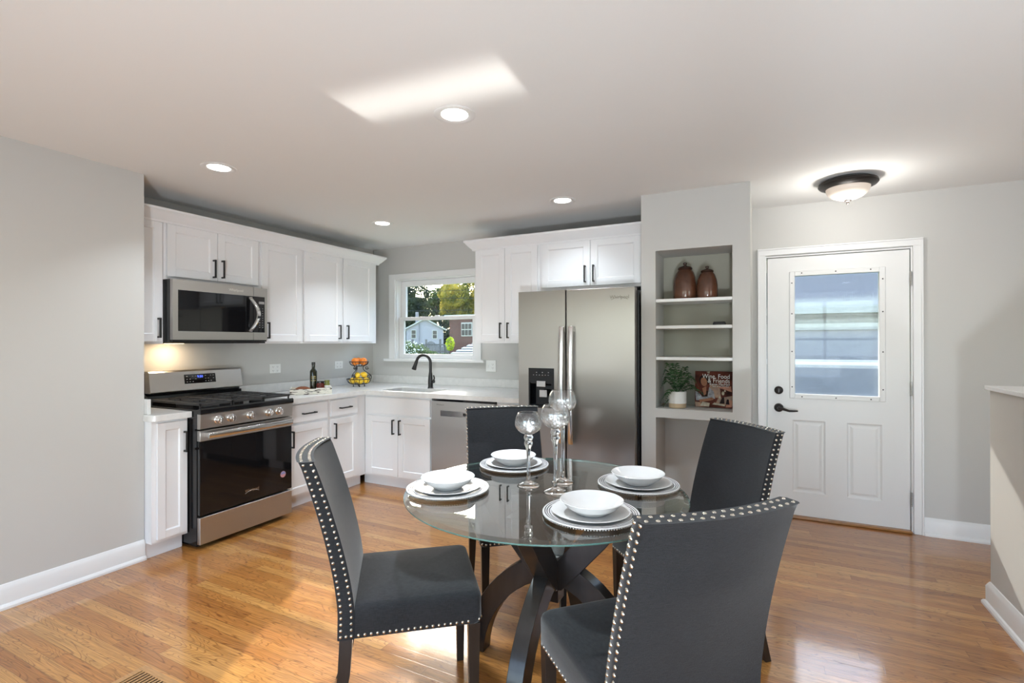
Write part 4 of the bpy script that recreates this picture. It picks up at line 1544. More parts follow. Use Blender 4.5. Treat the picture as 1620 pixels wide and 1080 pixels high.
for k, a in enumerate((0, PI / 2, PI, 3 * PI / 2)):
    dr = Vector((math.cos(a), math.sin(a), 0))
    sd = Vector((-dr.y, dr.x, 0))
    o = Vector((HX, HY, 0))
    # upper arm: prism in the (radial, z) plane, cut level under the glass
    out = [(0.255, 0.7470), (0.370, 0.7470), (0.345, 0.700), (0.230, 0.555), (0.120, 0.430), (0.050, 0.355), (0.0, 0.345), (0.0, 0.455), (0.035, 0.475), (0.120, 0.580)]
    m = MB().prism(out, o, dr, Z, sd, -0.034, 0.034)
    m.build('arm', M['espresso'], t, bevel=0.003, angle=28)
    path = []
    for q in range(13):
        f = q / 12
        r = 0.015 + 0.345 * math.sin(f * PI / 2) ** 1.05
        z = 0.425 - 0.425 * (1 - math.cos(f * PI / 2)) ** 0.86
        path.append((r, z))
    pin, pout = [], []
    for q, (r, z) in enumerate(path):
        a0, a1 = path[max(q - 1, 0)], path[min(q + 1, 12)]
        tx, tz = a1[0] - a0[0], a1[1] - a0[1]
        l = math.hypot(tx, tz)
        nx, nz = -tz / l, tx / l
        th = 0.048 - 0.006 * (q / 12)
        pout.append((r + nx * th, max(z + nz * th, 0.0004)))
        pin.append((max(r - nx * th, 0.0), max(z - nz * th, 0.0004)))
    pout[-1] = (path[-1][0] + 0.042, 0.0004)
    pin[-1] = (path[-1][0] - 0.042, 0.0004)
    m = MB()
    n = len(path)
    vs, fs = [], []
    for s in (-0.032, 0.032):
        for p in pout: vs.append(o + dr * p[0] + Z * p[1] + sd * s)
        for p in pin: vs.append(o + dr * p[0] + Z * p[1] + sd * s)
    O = 2 * n
    for i in range(n - 1):
        fs += [(i, i + 1, n + i + 1, n + i), (O + i, O + n + i, O + n + i + 1, O + i + 1),
               (i, O + i, O + i + 1, i + 1), (n + i, n + i + 1, O + n + i + 1, O + n + i)]
    fs += [(0, n, O + n, O), (n - 1, O + n - 1, O + 2 * n - 1, 2 * n - 1)]
    m.add(vs, fs)
    m.build('leg', M['espresso'], t, bevel=0.003, angle=40)
m = MB()
for a in range(4):
    ang = a * PI / 2 + PI / 4
m.prism([(-0.036, -0.036), (0.036, -0.036), (0.036, 0.036), (-0.036, 0.036)], (HX, HY, 0), X, Y, Z, 0.30, 0.462)
m.build('hub', M['espresso'], t, bevel=0.003)


# ================================================================ DINING CHAIRS
def chair_proto():
    t = thing('dining_chair', '', 'chair', (0, 0, 0), 0, 'grey upholstered dining chairs round the glass table')
    W, WT, DF, ZB, ZS, ZT = 0.449, 0.434, 0.430, 0.382, 0.490, 0.979
    NS, NU = 26, 14
    SC = 0.030     # scoop of the back

    def sect(s):
        """front and rear face of the back at height fraction s"""
        z = ZB + (ZT - ZB) * s
        q = max(0.0, (z - 0.46) / (ZT - 0.46))
        lean = -0.130 * q ** 1.45
        th = 0.056 - 0.010 * s
        hw = (W + (WT - W) * s) / 2
        sc_ = SC * min(1, q * 1.6)
        return z, lean, th, hw, sc_

    loops = []
    for i in range(NS + 1):
        s = i / NS
        z, lean, th, hw, s_ = sect(s)
        inset = 0.0
        zz = z
        ring = []
        for k in range(NU + 1):
            f = -1 + 2 * k / NU
            ring.append((f * (hw - 0.004), lean - s_ * (1 - f * f), zz))
        ring.append((hw, lean - 0.006, zz))
        ring.append((hw, lean - th + 0.006, zz))
        for k in range(NU + 1):
            f = 1 - 2 * k / NU
            ring.append((f * (hw - 0.004), lean - th - s_ * (1 - f * f), zz))
        ring.append((-hw, lean - th + 0.006, zz))
        ring.append((-hw, lean - 0.006, zz))
        loops.append(ring)
    # rounded top edge
    top = loops[-1]
    c = Vector((0, sum(p[1] for p in top) / len(top), 0))
    def shrink(r, d, dz):
        o = []
        n = len(r)
        for i in range(n):
            a, b_ = Vector(r[i - 1]), Vector(r[(i + 1) % n])
            tg = (b_ - a).normalized()
            nn = Vector((-tg.y, tg.x, 0))
            o.append(tuple(Vector(r[i]) + nn * d + Vector((0, 0, dz))))
        return o
    loops[-1] = [(p[0], p[1], p[2] - 0.006) for p in top]
    loops.append(shrink(top, 0.002, -0.0018))
    loops.append(shrink(top, 0.006, 0.0))
    m = L()
    m.loops(loops)
    m.build('backrest', M['fabric'], t, angle=38)

    # seat: rounded-corner cushion with a gentle crown
    def outline(d, r=0.030, n=6):
        x0, x1, y0, y1 = -W / 2 + d, W / 2 - d, 0.0005, DF - d
        o = []
        for cx_, cy_, a0 in ((x1 - r, y1 - r, 0), (x0 + r, y1 - r, PI / 2)):
            for k in range(n + 1):
                a = a0 + PI / 2 * k / n
                o.append((cx_ + r * math.cos(a), cy_ + r * math.sin(a)))
        for k in range(1, 6): o.append((x0, (y0 + (y1 - r - y0) * (1 - k / 6))))
        o.append((x0, y0))
        for k in range(1, 8): o.append((x0 + (x1 - x0) * k / 8, y0))
        o.append((x1, y0))
        for k in range(1, 6): o.append((x1, (y0 + (y1 - r - y0) * (k / 6))))
        return o
    ls = []
    for d, z in ((0.004, ZB), (0.0, ZB + 0.006), (0.0, ZS - 0.022), (0.003, ZS - 0.010), (0.010, ZS - 0.002), (0.022, ZS + 0.002)):
        ls.append([(x, y, z) for x, y in outline(d)])
    base = outline(0.022)
    cy_ = DF / 2
    for sfac, z in ((0.80, ZS + 0.007), (0.5, ZS + 0.012), (0.2, ZS + 0.014)):
        ls.append([(x * sfac, cy_ + (y - cy_) * sfac, z) for x, y in base])
    m = L()
    m.loops(ls)
    m.build('seat', M['fabric'], t, angle=50)

    # legs
    for sx in (-1, 1):
        m = L()
        x = sx * (W / 2 - 0.026)
        y = DF - 0.028
        ls = [[(x + a * w_, y + b_ * w_, z) for a, b_ in ((-1, -1), (1, -1), (1, 1), (-1, 1))] for w_, z in ((0.014, 0.0003), (0.021, ZB - 0.0005))]
        m.loops(ls)
        m.build('leg', M['espresso'], t, bevel=0.002)
        m = L()
        ls = []
        for w_, z, yy in ((0.0145, 0.0003, -0.092), (0.017, 0.12, -0.058), (0.020, 0.26, -0.036), (0.021, ZB - 0.0005, -0.029)):
            ls.append([(x + a * w_, yy + b_ * w_, z) for a, b_ in ((-1, -1), (1, -1), (1, 1), (-1, 1))])
        m.loops(ls)
        m.build('leg', M['espresso'], t, bevel=0.002)

    # nailheads: two rows up each side and across the top, one row round the seat
    r, h = 0.0058, 0.0042
    sp = 0.0205
    nrow = int((ZT - ZB - 0.02) / sp)
    for sx in (-1, 1):
        m = L()
        for i in range(nrow + 1):
            s = (0.012 + i * sp) / (ZT - ZB)
            z, lean, th, hw, s_ = sect(min(s, 0.992))
            for off in (0.011, th - 0.011):
                m.dome((sx * hw, lean - off, z), (sx, 0, 0), r, h)
        m.dome((sx * W / 2, -0.028, ZB + 0.012), (sx, 0, 0), r, h)
        m.build('nailhead_trim', M['nickel'], t, angle=60)
    z, lean, th, hw, s_ = sect(1.0)
    m = L()
    for k in range(17):
        f = -0.955 + 1.91 * k / 16
        for off in (0.009, th - 0.009):
            m.dome((f * hw, lean - s_ * (1 - f * f) - off, ZT - 0.0006), (0, 0, 1), r, h)
    m.build('nailhead_trim', M['nickel'], t, angle=60)
    n = int(DF / sp)
    for sx in (-1, 1):
        m = L()
        for i in range(n - 1):
            m.dome((sx * W / 2, 0.012 + i * sp, ZB + 0.012), (sx, 0, 0), r, h)
        m.build('nailhead_trim', M['nickel'], t, angle=60)
    m = L()
    n = int((W - 0.05) / sp)
    for i in range(n + 1):
        m.dome((-W / 2 + 0.028 + (W - 0.056) * i / n, DF, ZB + 0.012), (0, 1, 0), r, h)
    for sx in (-1, 1):
        m.dome((sx * (W / 2 - 0.009), DF - 0.009, ZB + 0.012), (sx, 1, 0), r, h)
    m.build('nailhead_trim', M['nickel'], t, angle=60)
    return t


ch = chair_proto()
for i, (x, y, a, lab) in enumerate(((2.680, -3.052, 0.686, 'grey nailhead dining chair in side view left of the table, in front of the range'),
                                    (3.838, -3.114, 2.356, 'grey nailhead dining chair with its back toward the viewer, nearest of the four'),
                                    (3.849, -1.983, 3.886, 'grey nailhead dining chair in front of the white back door and shelves'),
                                    (2.729, -1.923, 5.394, 'grey nailhead dining chair in front of the dishwasher'))):
    c = ch if i == 0 else copy_tree(ch)
    c.location = (x, y, 0)
    c.rotation_euler = (0, 0, a - PI / 2)
    c['label'] = lab

# ================================================================ PLACE SETTINGS
def charger_mesh():
    m = L()
    seg = 96
    def ring(prof, cm):
        m.cm = cm
        m.loops([[(max(r, 1e-4) * math.cos(2 * PI * k / seg), max(r, 1e-4) * math.sin(2 * PI * k / seg), z) for k in range(seg)] for r, z in prof], False, False)
    ring([(0, 0.0003), (0.105, 0.0003), (0.118, 0.004), (0.166, 0.0115), (0.1695, 0.0135)], 0)
    ring([(0.1695, 0.0135), (0.1670, 0.0160), (0.1625, 0.0155)], 0)
    r = 0.1625
    z = 0.0155
    for k in range(3):
        ring([(r, z), (r - 0.0022, z - 0.0022), (r - 0.0040, z - 0.0004)], 1)
        ring([(r - 0.0040, z - 0.0004), (r - 0.0078, z - 0.0008)], 0)
        r, z = r - 0.0078, z - 0.0008
    ring([(r, z), (0.122, 0.0085), (0.108, 0.0055), (0, 0.0055)], 0)
    return m


def build_charger(loc, label):
    t = thing('charger_plate', label, 'plate', loc, 0, 'beaded chargers on the dining table')
    charger_mesh().build('plate', [M['charger'], M['groove']], t, angle=25)
    m = L()
    for k in range(110):
        a = 2 * PI * k / 110
        c = (0.1665 * math.cos(a), 0.1665 * math.sin(a), 0.0100)
        m.sphere(c, 0.0036, 6, 4)
    m.build('beaded_rim', M['bead'], t, angle=60)
    return t


def build_plate(loc, label):
    m = MB().lathe([(0.0, 0.0003), (0.072, 0.0003), (0.078, 0.002), (0.100, 0.006), (0.134, 0.0155), (0.1375, 0.0175), (0.135, 0.0180), (0.100, 0.0095), (0.082, 0.0055), (0.0, 0.0045)], (0, 0, 0), 72)
    o = m.build('dinner_plate', M['ceramic'], None, angle=60)
    o.location = loc
    return tag(o, label, 'plate', 'white dinner plates on the chargers')


def build_bowl(loc, label):
    m = MB().lathe([(0.0, 0.0003), (0.052, 0.0003), (0.056, 0.004), (0.070, 0.012), (0.090, 0.026), (0.1085, 0.046), (0.111, 0.0475), (0.1095, 0.0488), (0.086, 0.028), (0.064, 0.013), (0.040, 0.0085), (0.0, 0.0075)], (0, 0, 0), 72)
    o = m.build('bowl', M['ceramic'], None, angle=60)
    o.location = loc
    return tag(o, label, 'bowl', 'white bowls on the dinner plates')


SET = [(2.876, -2.752, 'at the left of the glass table, nearest the side-view chair'),
       (2.944, -2.272, 'at the far side of the glass table, behind the shortest goblet'),
       (3.566, -2.345, 'at the right of the glass table, toward the back door'),
       (3.497, -2.785, 'at the near side of the glass table, before the closest chair')]
cp_, pp_, bp_ = None, None, None
for i, (x, y, s) in enumerate(SET):
    l1, l2, l3 = 'white beaded charger plate ' + s, 'white dinner plate ' + s, 'white shallow bowl ' + s
    if i == 0:
        cp_ = build_charger((x, y, TZ), l1)
        pp_ = build_plate((x, y, TZ + 0.0056), l2)
        bp_ = build_bowl((x, y, TZ + 0.0056 + 0.0046), l3)
    else:
        c = copy_tree(cp_); c.location = (x, y, TZ); c['label'] = l1
        c = copy_tree(pp_); c.location = (x, y, TZ + 0.0056); c['label'] = l2
        c = copy_tree(bp_); c.location = (x + 0.004 * (i - 2), y, TZ + 0.0056 + 0.0046); c['label'] = l3


# ================================================================ GLASS GOBLETS
def goblet(loc, h, R, label):
    t = thing('glass_candle_holder', label, 'candle holder', loc, 0, 'stemmed glass candle holders')
    gh = 0.094 * R / 0.058            # globe height
    zg = h - gh
    m = L().lathe([(0.0, 0.0003), (0.047, 0.0003), (0.0485, 0.002), (0.046, 0.005), (0.028, 0.012), (0.013, 0.019), (0.0095, 0.026), (0.0078, 0.05),
                   (0.0072, zg * 0.45), (0.0088, zg - 0.075), (0.012, zg - 0.055), (0.0165, zg - 0.046), (0.0190, zg - 0.037), (0.0165, zg - 0.028), (0.0150, zg - 0.025),
                   (0.0195, zg - 0.018), (0.0205, zg - 0.011), (0.0170, zg - 0.004), (0.0150, zg - 0.0008), (0.0, zg - 0.0008)], (0, 0, 0), 28)
    m.build('stem', M['crystal'], t, angle=60)
    outer, inner = [(0.0, zg)], []
    rc = R
    cz = zg + gh * 0.50
    a0, a1 = -PI / 2, math.asin(min(1, gh * 0.5 / rc)) if gh * 0.5 < rc else PI / 2 * 0.75
    hz = gh * 0.5
    for k in range(1, 19):
        f = k / 18
        a = -PI / 2 + f * (PI / 2 + 0.75)
        r = R * math.cos(a)
        z = cz + hz * math.sin(a) * (1 if a < 0 else 1 / math.sin(0.75))
        outer.append((r, z))
    th = 0.0028
    for r, z in reversed(outer[1:]):
        v = Vector((r, z - cz))
        q = v.normalized() * th
        inner.append((max(r - q.x, 0.0005), z - (q.y if z < cz else 0)))
    inner.append((0.0, zg + th))
    L().lathe(outer + inner, (0, 0, 0), 36).build('globe', M['crackle'], t, angle=80)
    return t


goblet((3.148, -2.547, TZ), 0.312, 0.058, 'shortest clear glass candle goblet with crackled globe, on the left')
goblet((3.284, -2.582, TZ), 0.356, 0.0605, 'middle height clear glass candle goblet, front one of the three')
goblet((3.261, -2.438, TZ), 0.402, 0.0605, 'tallest clear glass candle goblet, standing behind the other two')

# ================================================================ TRAY AND GROCERIES ON THE COUNTER
TA = math.atan2(0.75, 0.66)
tdir, tper = Vector((math.cos(TA), math.sin(TA), 0)), Vector((-math.sin(TA), math.cos(TA), 0))
TC = Vector((0.405, -1.255, CT1))
t = thing('serving_tray', 'chippy white wooden tray on the worktop right of the range', 'tray', tuple(TC), TA)
tl, tw, th_ = 0.172, 0.118, 0.050
L().box(-tl + 0.012, tl - 0.012, -tw + 0.012, tw - 0.012, 0.0003, 0.011).build('tray_base', M['chippy'], t)
for y0, y1 in ((-tw, -tw + 0.012), (tw - 0.012, tw)):
    L().box(-tl, tl, y0, y1, 0.0003, th_ - 0.002).build('long_side', M['chippy'], t, bevel=0.0015)
for x0, x1 in ((-tl, -tl + 0.012), (tl - 0.012, tl)):
    m = L()
    m.box(x0, x1, -tw + 0.0122, -0.04, 0.0003, th_ + 0.004)
    m.box(x0, x1, 0.04, tw - 0.0122, 0.0003, th_ + 0.004)
    m.box(x0, x1, -0.04, 0.04, 0.0003, 0.018)
    m.box(x0, x1, -0.04, 0.04, 0.036, th_ + 0.004)
    m.build('handle_side', M['chippy'], t, smooth=False)


def ont(a, b_, z=0.0):
    return TC + tdir * a + tper * b_ + Z * (0.0113 + z)


# rust brown cloth mound
p = ont(-0.072, -0.010)
m = L()
ls = []
for k in range(7):
    f = k / 6
    rr = math.cos(f * PI / 2) if k < 6 else 0.02
    ls.append([(0.078 * rr * math.cos(2 * PI * q / 28) * (1 + 0.05 * math.sin(5 * q + k)), 0.076 * rr * math.sin(2 * PI * q / 28) * (1 + 0.06 * math.sin(3 * q)), 0.0003 + 0.052 * math.sin(f * PI / 2) + (0.003 * math.sin(q * 2.3) if 0 < k < 6 else 0)) for q in range(28)])
m.loops(ls)
nk = m.build('cloth_napkin', M['rust'], None, angle=80)
nk.location = p
nk.rotation_euler = (0, 0, TA)
tag(nk, 'rust brown folded cloth heaped in the left half of the tray', 'napkin')

p = ont(0.020, 0.055)
t = thing('oil_bottle', 'tall dark olive oil bottle standing in the tray', 'bottle', tuple(p))
L().lathe([(0.0, 0.0003), (0.028, 0.0003), (0.031, 0.004), (0.031, 0.180), (0.029, 0.188), (0.0175, 0.203), (0.0145, 0.212), (0.014, 0.240), (0.0, 0.240)], (0, 0, 0), 32).build('glass_body', M['oilglass'], t)
L().lathe([(0.0152, 0.2402), (0.0158, 0.2402), (0.0158, 0.266), (0.0, 0.267)], (0, 0, 0), 24).build('cap', M['blackplastic'], t)
m = L()
vd = Vector((0.75, -0.66, 0))      # outward, toward the room
du = Vector((0.66, 0.75, 0))
for i, (word, z, s_) in enumerate((('EXTRA', 0.135, 0.013), ('VIRGIN', 0.120, 0.013), ('OLIVE OIL', 0.100, 0.010))):
    text_into(m, word, s_, vd * 0.0305 + Z * z, du, Z, vd, depth=0.0012, lift=0.0)
m.build('lettering', M['gold'], t, smooth=False)


def jar(name, label, p, r, hb, hl, matc, lidm, lab_z):
    t = thing(name, label, 'jar', tuple(p))
    L().lathe([(0.0, 0.0003), (r * 0.92, 0.0003), (r, 0.004), (r, hb * 0.8), (r * 0.86, hb * 0.93), (r * 0.86, hb), (0.0, hb)], (0, 0, 0), 28).build('glass_body', matc, t)
    L().lathe([(r * 0.94, hb + 0.0002), (r * 0.96, hb + 0.001), (r * 0.96, hb + hl - 0.001), (r * 0.9, hb + hl), (0.0, hb + hl)], (0, 0, 0), 28).build('lid', lidm, t)
    L().lathe([(r + 0.0006, lab_z[0]), (r + 0.0008, lab_z[0]), (r + 0.0008, lab_z[1]), (r + 0.0006, lab_z[1])], (0, 0, 0), 28).build('paper_label', M['paper'], t)
    m = L()
    m.obox(vd * (r + 0.0009), du, Z, vd, (-0.010, 0.010), (lab_z[0] + 0.012, lab_z[0] + 0.016), (0, 0.0006))
    m.obox(vd * (r + 0.0009), du, Z, vd, (-0.007, 0.007), (lab_z[0] + 0.006, lab_z[0] + 0.008), (0, 0.0006))
    m.build('label_print', M['ink'], t, smooth=False)
    return t


jar('preserve_jar', 'dark red preserve jar with a black lid in the tray', ont(0.078, 0.010), 0.036, 0.080, 0.016, M['jam'], M['blackplastic'], (0.006, 0.036))
jar('tapenade_jar', 'slim jar with white label and olive green top in the tray', ont(0.135, 0.012), 0.024, 0.086, 0.016, M['olive'], M['olive'], (0.004, 0.056))

# ================================================================ FRUIT STAND
FS = Vector((0.300, -0.545, CT1))
t = thing('fruit_stand', 'two-tier black wire fruit stand in the corner of the worktop', 'fruit stand', tuple(FS))


def basket(name, z0, z1, rt, rb, nm):
    m = L()
    for r_, z in ((rt, z1), (rb, z0)):
        m.tube([(r_ * math.cos(2 * PI * k / 40), r_ * math.sin(2 * PI * k / 40), z) for k in range(40)], 0.0042 if z == z1 else 0.003, 8, True)
    for k in range(16):
        a = 2 * PI * k / 16
        pts = []
        for q in range(7):
            f = q / 6
            r_ = rb + (rt - rb) * math.sin(f * PI / 2)
            pts.append((r_ * math.cos(a), r_ * math.sin(a), z0 + (z1 - z0) * (1 - math.cos(f * PI / 2))))
        m.tube(pts, 0.0022, 6)
    for k in range(4):
        a = PI * k / 4
        m.tube([(rb * math.cos(a), rb * math.sin(a), z0), (-rb * math.cos(a), -rb * math.sin(a), z0)], 0.0022, 6)
    return m.build(name, M['black'], t)


basket('lower_basket', 0.026, 0.080, 0.122, 0.055, 0)
basket('upper_basket', 0.212, 0.258, 0.095, 0.040, 0)
m = L()
vr = Vector((0.66, 0.75, 0))
for k in range(3):
    a = math.atan2(0.75, 0.66) + 2 * PI * k / 3
    d = Vector((math.cos(a), math.sin(a), 0))
    pts = []
    for q in range(31):
        f = q / 30
        # S-scroll from the lower rim to the upper basket
        z = 0.080 + 0.132 * f
        r_ = 0.122 - 0.012 * math.sin(f * PI) - 0.075 * f ** 1.3 + 0.018 * math.sin(f * 2 * PI)
        pts.append(d * r_ + Z * z)
    m.tube(pts, 0.0034, 8)
    for cz, cr, s_ in ((0.102, 0.098, 1), (0.192, 0.078, -1)):
        sp_ = []
        for q in range(26):
            f = q / 25
            ang = s_ * (f * 3.2 * PI)
            rr = 0.019 * (1 - 0.75 * f)
            sp_.append(d * (cr + rr * math.cos(ang)) + Z * (cz + rr * math.sin(ang)))
        m.tube(sp_, 0.0028, 7)
m.build('scroll_frame', M['black'], t)
for k in range(4):
    a = math.atan2(0.75, 0.66) + PI / 2 * k
    d = Vector((math.cos(a), math.sin(a), 0))
    m = L()
    m.tube([d * 0.055 + Z * 0.0005, d * 0.055 + Z * 0.008, d * 0.055 + Z * 0.026], [0.007, 0.005, 0.003], 10)
    m.build('foot', M['black'], t)


def fruit(name, mat, loc, r, label, cat, group, lemon=False, ax=None):
    t = thing(name, label, cat, tuple(loc), 0, group)
    m = L()
    if lemon:
        prof = [(0.0, -1.30), (0.10, -1.24), (0.20, -1.14), (0.42, -1.0), (0.75, -0.68), (0.96, -0.25), (0.98, 0.15), (0.84, 0.56), (0.55, 0.90), (0.28, 1.08), (0.12, 1.16), (0.0, 1.18)]
        m.lathe([(a * r, b_ * r) for a, b_ in prof], (0, 0, 0), 20, 'x')
    else:
        m.sphere((0, 0, 0), r, 22, 14, sz=0.95)
    o = m.build('peel', mat, t, angle=80)
    m = L()
    if lemon:
        m.lathe([(0.0, 1.16 * r), (0.10 * r, 1.17 * r), (0.06 * r, 1.21 * r), (0.0, 1.21 * r)], (0, 0, 0), 8, 'x')
    else:
        m.lathe([(0.14 * r, 0.945 * r), (0.10 * r, 0.975 * r), (0.0, 0.97 * r)], (0, 0, 0), 10)
    m.build('stem_end', M['stemend'], t)
    t.rotation_euler = ax or (0.3, 0.2, 0.5)
    return t


RV = Vector((0.66, 0.75, 0))       # to the right as one faces the stand
BV = Vector((-0.75, 0.66, 0))      # away from the room
og, lg = 'oranges in the upper tier', 'lemons in the lower tier'
fruit('orange', M['orange'], FS + RV * -0.040 + BV * -0.022 + Z * 0.259, 0.040, 'front left orange in the upper tier of the fruit stand', 'orange', og, ax=(0.9, 0.5, 0))
fruit('orange', M['orange'], FS + RV * 0.043 + BV * -0.014 + Z * 0.259, 0.040, 'front right orange in the upper tier of the fruit stand', 'orange', og, ax=(0.5, 1.0, 0))
fruit('orange', M['orange'], FS + RV * 0.002 + BV * 0.056 + Z * 0.262, 0.038, 'rear orange behind two others in the upper tier', 'orange', og)
for i, (a, b_, z, lab, e) in enumerate(((-0.065, -0.040, 0.065, 'front left lemon low in the bottom tier of the fruit stand', (0.2, 0.1, 0.6)),
                                        (0.004, -0.062, 0.062, 'front middle lemon low in the bottom tier of the fruit stand', (0.1, 0.2, 1.1)),
                                        (0.070, -0.030, 0.064, 'front right lemon low in the bottom tier of the fruit stand', (0.3, -0.3, 0.2)),
                                        (-0.020, 0.050, 0.064, 'rear lemon low in the bottom tier of the fruit stand', (0.2, 0.3, 0.4)),
                                        (-0.018, -0.008, 0.118, 'upper left lemon resting on the others in the bottom tier', (0.4, -0.5, 2.2)),
                                        (0.050, 0.002, 0.121, 'upper right lemon resting on the others in the bottom tier', (0.3, 0.4, 0.9)))):
    fruit('lemon', M['lemon'], FS + RV * a + BV * b_ + Z * z, 0.031, lab, 'lemon', lg, True, e)


# ================================================================ THINGS IN THE NICHE
def ginger_jar(loc, h, r, label):
    t = thing('lidded_jar', label, 'jar', loc, 0, 'brown lidded jars on the top niche shelf')
    hb = h * 0.80
    L().lathe([(0.0, 0.0003), (r * 0.95, 0.0003), (r * 0.985, 0.006), (r, hb * 0.25), (r * 0.985, hb * 0.5), (r * 0.90, hb * 0.72), (r * 0.74, hb * 0.90), (r * 0.58, hb * 0.985), (r * 0.56, hb), (0.0, hb)], (0, 0, 0), 40).build('jar_body', M['jar'], t, angle=50)
    z = hb + 0.0005
    L().lathe([(r * 0.57, z), (r * 0.62, z + 0.004), (r * 0.60, z + h * 0.05), (r * 0.50, z + h * 0.075), (r * 0.22, z + h * 0.105), (r * 0.12, z + h * 0.115), (r * 0.11, z + h * 0.13),
               (r * 0.17, z + h * 0.155), (r * 0.18, z + h * 0.175), (r * 0.10, z + h * 0.195), (0.0, z + h * 0.198)], (0, 0, 0), 32).build('lid', M['jarlid'], t, angle=50)


ginger_jar((3.536, -0.640, 1.6783), 0.272, 0.083, 'taller brown glazed lidded jar, on the left of the pair')
ginger_jar((3.690, -0.672, 1.6783), 0.232, 0.071, 'shorter brown glazed lidded jar, on the right of the pair')

m = MB()
p = Vector((3.768, -0.655, 1.4873))
pts = [(-0.042, -0.012), (0.0, -0.026), (0.042, -0.016), (0.044, 0.012), (0.0, 0.022), (-0.042, 0.010)]
m.loops([[(p.x + a, p.y + b_, p.z) for a, b_ in pts], [(p.x + a * 1.03, p.y + b_ * 1.03, p.z + 0.010) for a, b_ in pts], [(p.x + a * 0.88, p.y + b_ * 0.85, p.z + 0.026) for a, b_ in pts]])
tag(m.build('remote_puck', M['blackplastic'], None, bevel=0.003), 'small black puck lying on the second niche shelf', 'remote')

# fern in a pot
fp = Vector((3.487, -0.690, 0.8933))
t = thing('potted_fern', 'green fern in a white stoneware pot in the bottom niche', 'plant', tuple(fp))
L().lathe([(0.0, 0.0003), (0.055, 0.0003), (0.060, 0.004), (0.0615, 0.034)], (0, 0, 0), 36).build('pot_base', M['potbase'], t, angle=50)
L().lathe([(0.0616, 0.0343), (0.063, 0.0345), (0.0630, 0.118), (0.061, 0.120), (0.058, 0.118), (0.057, 0.100)], (0, 0, 0), 36).build('pot', M['pot'], t, angle=50)
L().lathe([(0.0, 0.104), (0.0565, 0.102), (0.0565, 0.098)], (0, 0, 0), 20).build('soil', M['soil'], t)
m = L()
rnd = random.Random(11)
spots = [(-1.9, 0.19, 0.05), (-2.5, 0.17, 0.10), (-2.9, 0.15, -0.02), (2.9, 0.15, 0.12), (-1.75, 0.15, 0.17), (-0.8, 0.16, 0.15), (-0.5, 0.18, 0.08), (-0.1, 0.20, 0.06), (0.35, 0.15, 0.12), (0.8, 0.12, 0.10),
         (1.6, 0.11, 0.15), (2.4, 0.13, 0.14), (-1.7, 0.10, 0.20), (-0.7, 0.11, 0.18), (-2.3, 0.12, 0.20), (3.0, 0.13, 0.16), (-0.25, 0.14, 0.13), (-2.7, 0.14, 0.03)]
for a, ln, rise in spots:
    d = Vector((math.cos(a), math.sin(a) * 0.75, 0))
    if d.x < -0.3: ln = min(ln, 0.112 / -d.x)
    s = Vector((-d.y, d.x, 0)).normalized()
    pts = []
    for q in range(17):
        f = q / 16
        pts.append(d * (ln * f ** 0.9) + Z * (0.10 + rise * 1.35 * math.sin(min(f * 1.9, PI * 0.62)) - 0.10 * f ** 2.4))
    m.tube(pts, [0.0016 * (1 - 0.7 * k / 16) for k in range(17)], 5)
    for q in range(2, 17):
        f = q / 16
        l = 0.040 * (math.sin(PI * min(1, 0.18 + f * 0.86)) ** 0.8) + 0.004
        tg = (pts[q] - pts[q - 1]).normalized()
        for e in (-1, 1):
            o = pts[q]
            dir_ = (s * e + tg * 0.45 + Z * rnd.uniform(-0.18, 0.12)).normalized()
            wv = tg * 0.0052
            drop = Z * (-0.35 * l)
            lf = [o, o + dir_ * l * 0.5 + wv, o + dir_ * l + drop * 0.6, o + dir_ * l * 0.5 - wv]
            m.add([Vector((max(p.x, -0.131 + 0.002 * rnd.random()), min(p.y, 0.215), p.z)) for p in lf], [(0, 1, 2, 3)])
m.build('fronds', M['fern'], t, smooth=False, recalc=False)

# cookbook leaning on the niche back
bkx0, bkx1 = 3.598, 3.850
lean = 0.13
t = thing('cookbook', 'russet cookbook titled Wine, Food & Friends leaning in the niche', 'book', (3.72, -0.60, 0.8935))
bo = Vector((bkx0, -0.602, 0.8937 + 0.0025))
bv = Vector((0, math.sin(lean), math.cos(lean)))
bn = Vector((0, -math.cos(lean), math.sin(lean)))
BW, BH = bkx1 - bkx0, 0.262
MB().obox(bo, X, bv, bn, (0.003, BW - 0.004), (0.003, BH - 0.003), (-0.016, -0.0015)).build('pages', M['paper'], t, smooth=False)
m = MB().obox(bo, X, bv, bn, (0, BW), (0, BH), (-0.0014, 0.0))
m.obox(bo, X, bv, bn, (0, BW), (0, BH), (-0.0175, -0.0161))
m.obox(bo, X, bv, bn, (-0.0015, 0), (0, BH), (-0.0175, 0.0))
m.build('cover', M['cover'], t, smooth=False)


def printed(name, mat, polys, z):
    m = MB()
    for pl in polys:
        m.poly([bo + X * (a * BW) + bv * (c * BH) + bn * z for a, c in pl])
    return m.build(name, mat, t, smooth=False)


def ell(cx_, cy_, rx, ry, n=18, rot=0):
    return [(cx_ + rx * math.cos(2 * PI * k / n) * math.cos(rot) - ry * math.sin(2 * PI * k / n) * math.sin(rot), cy_ + rx * math.cos(2 * PI * k / n) * math.sin(rot) + ry * math.sin(2 * PI * k / n) * math.cos(rot)) for k in range(n)]


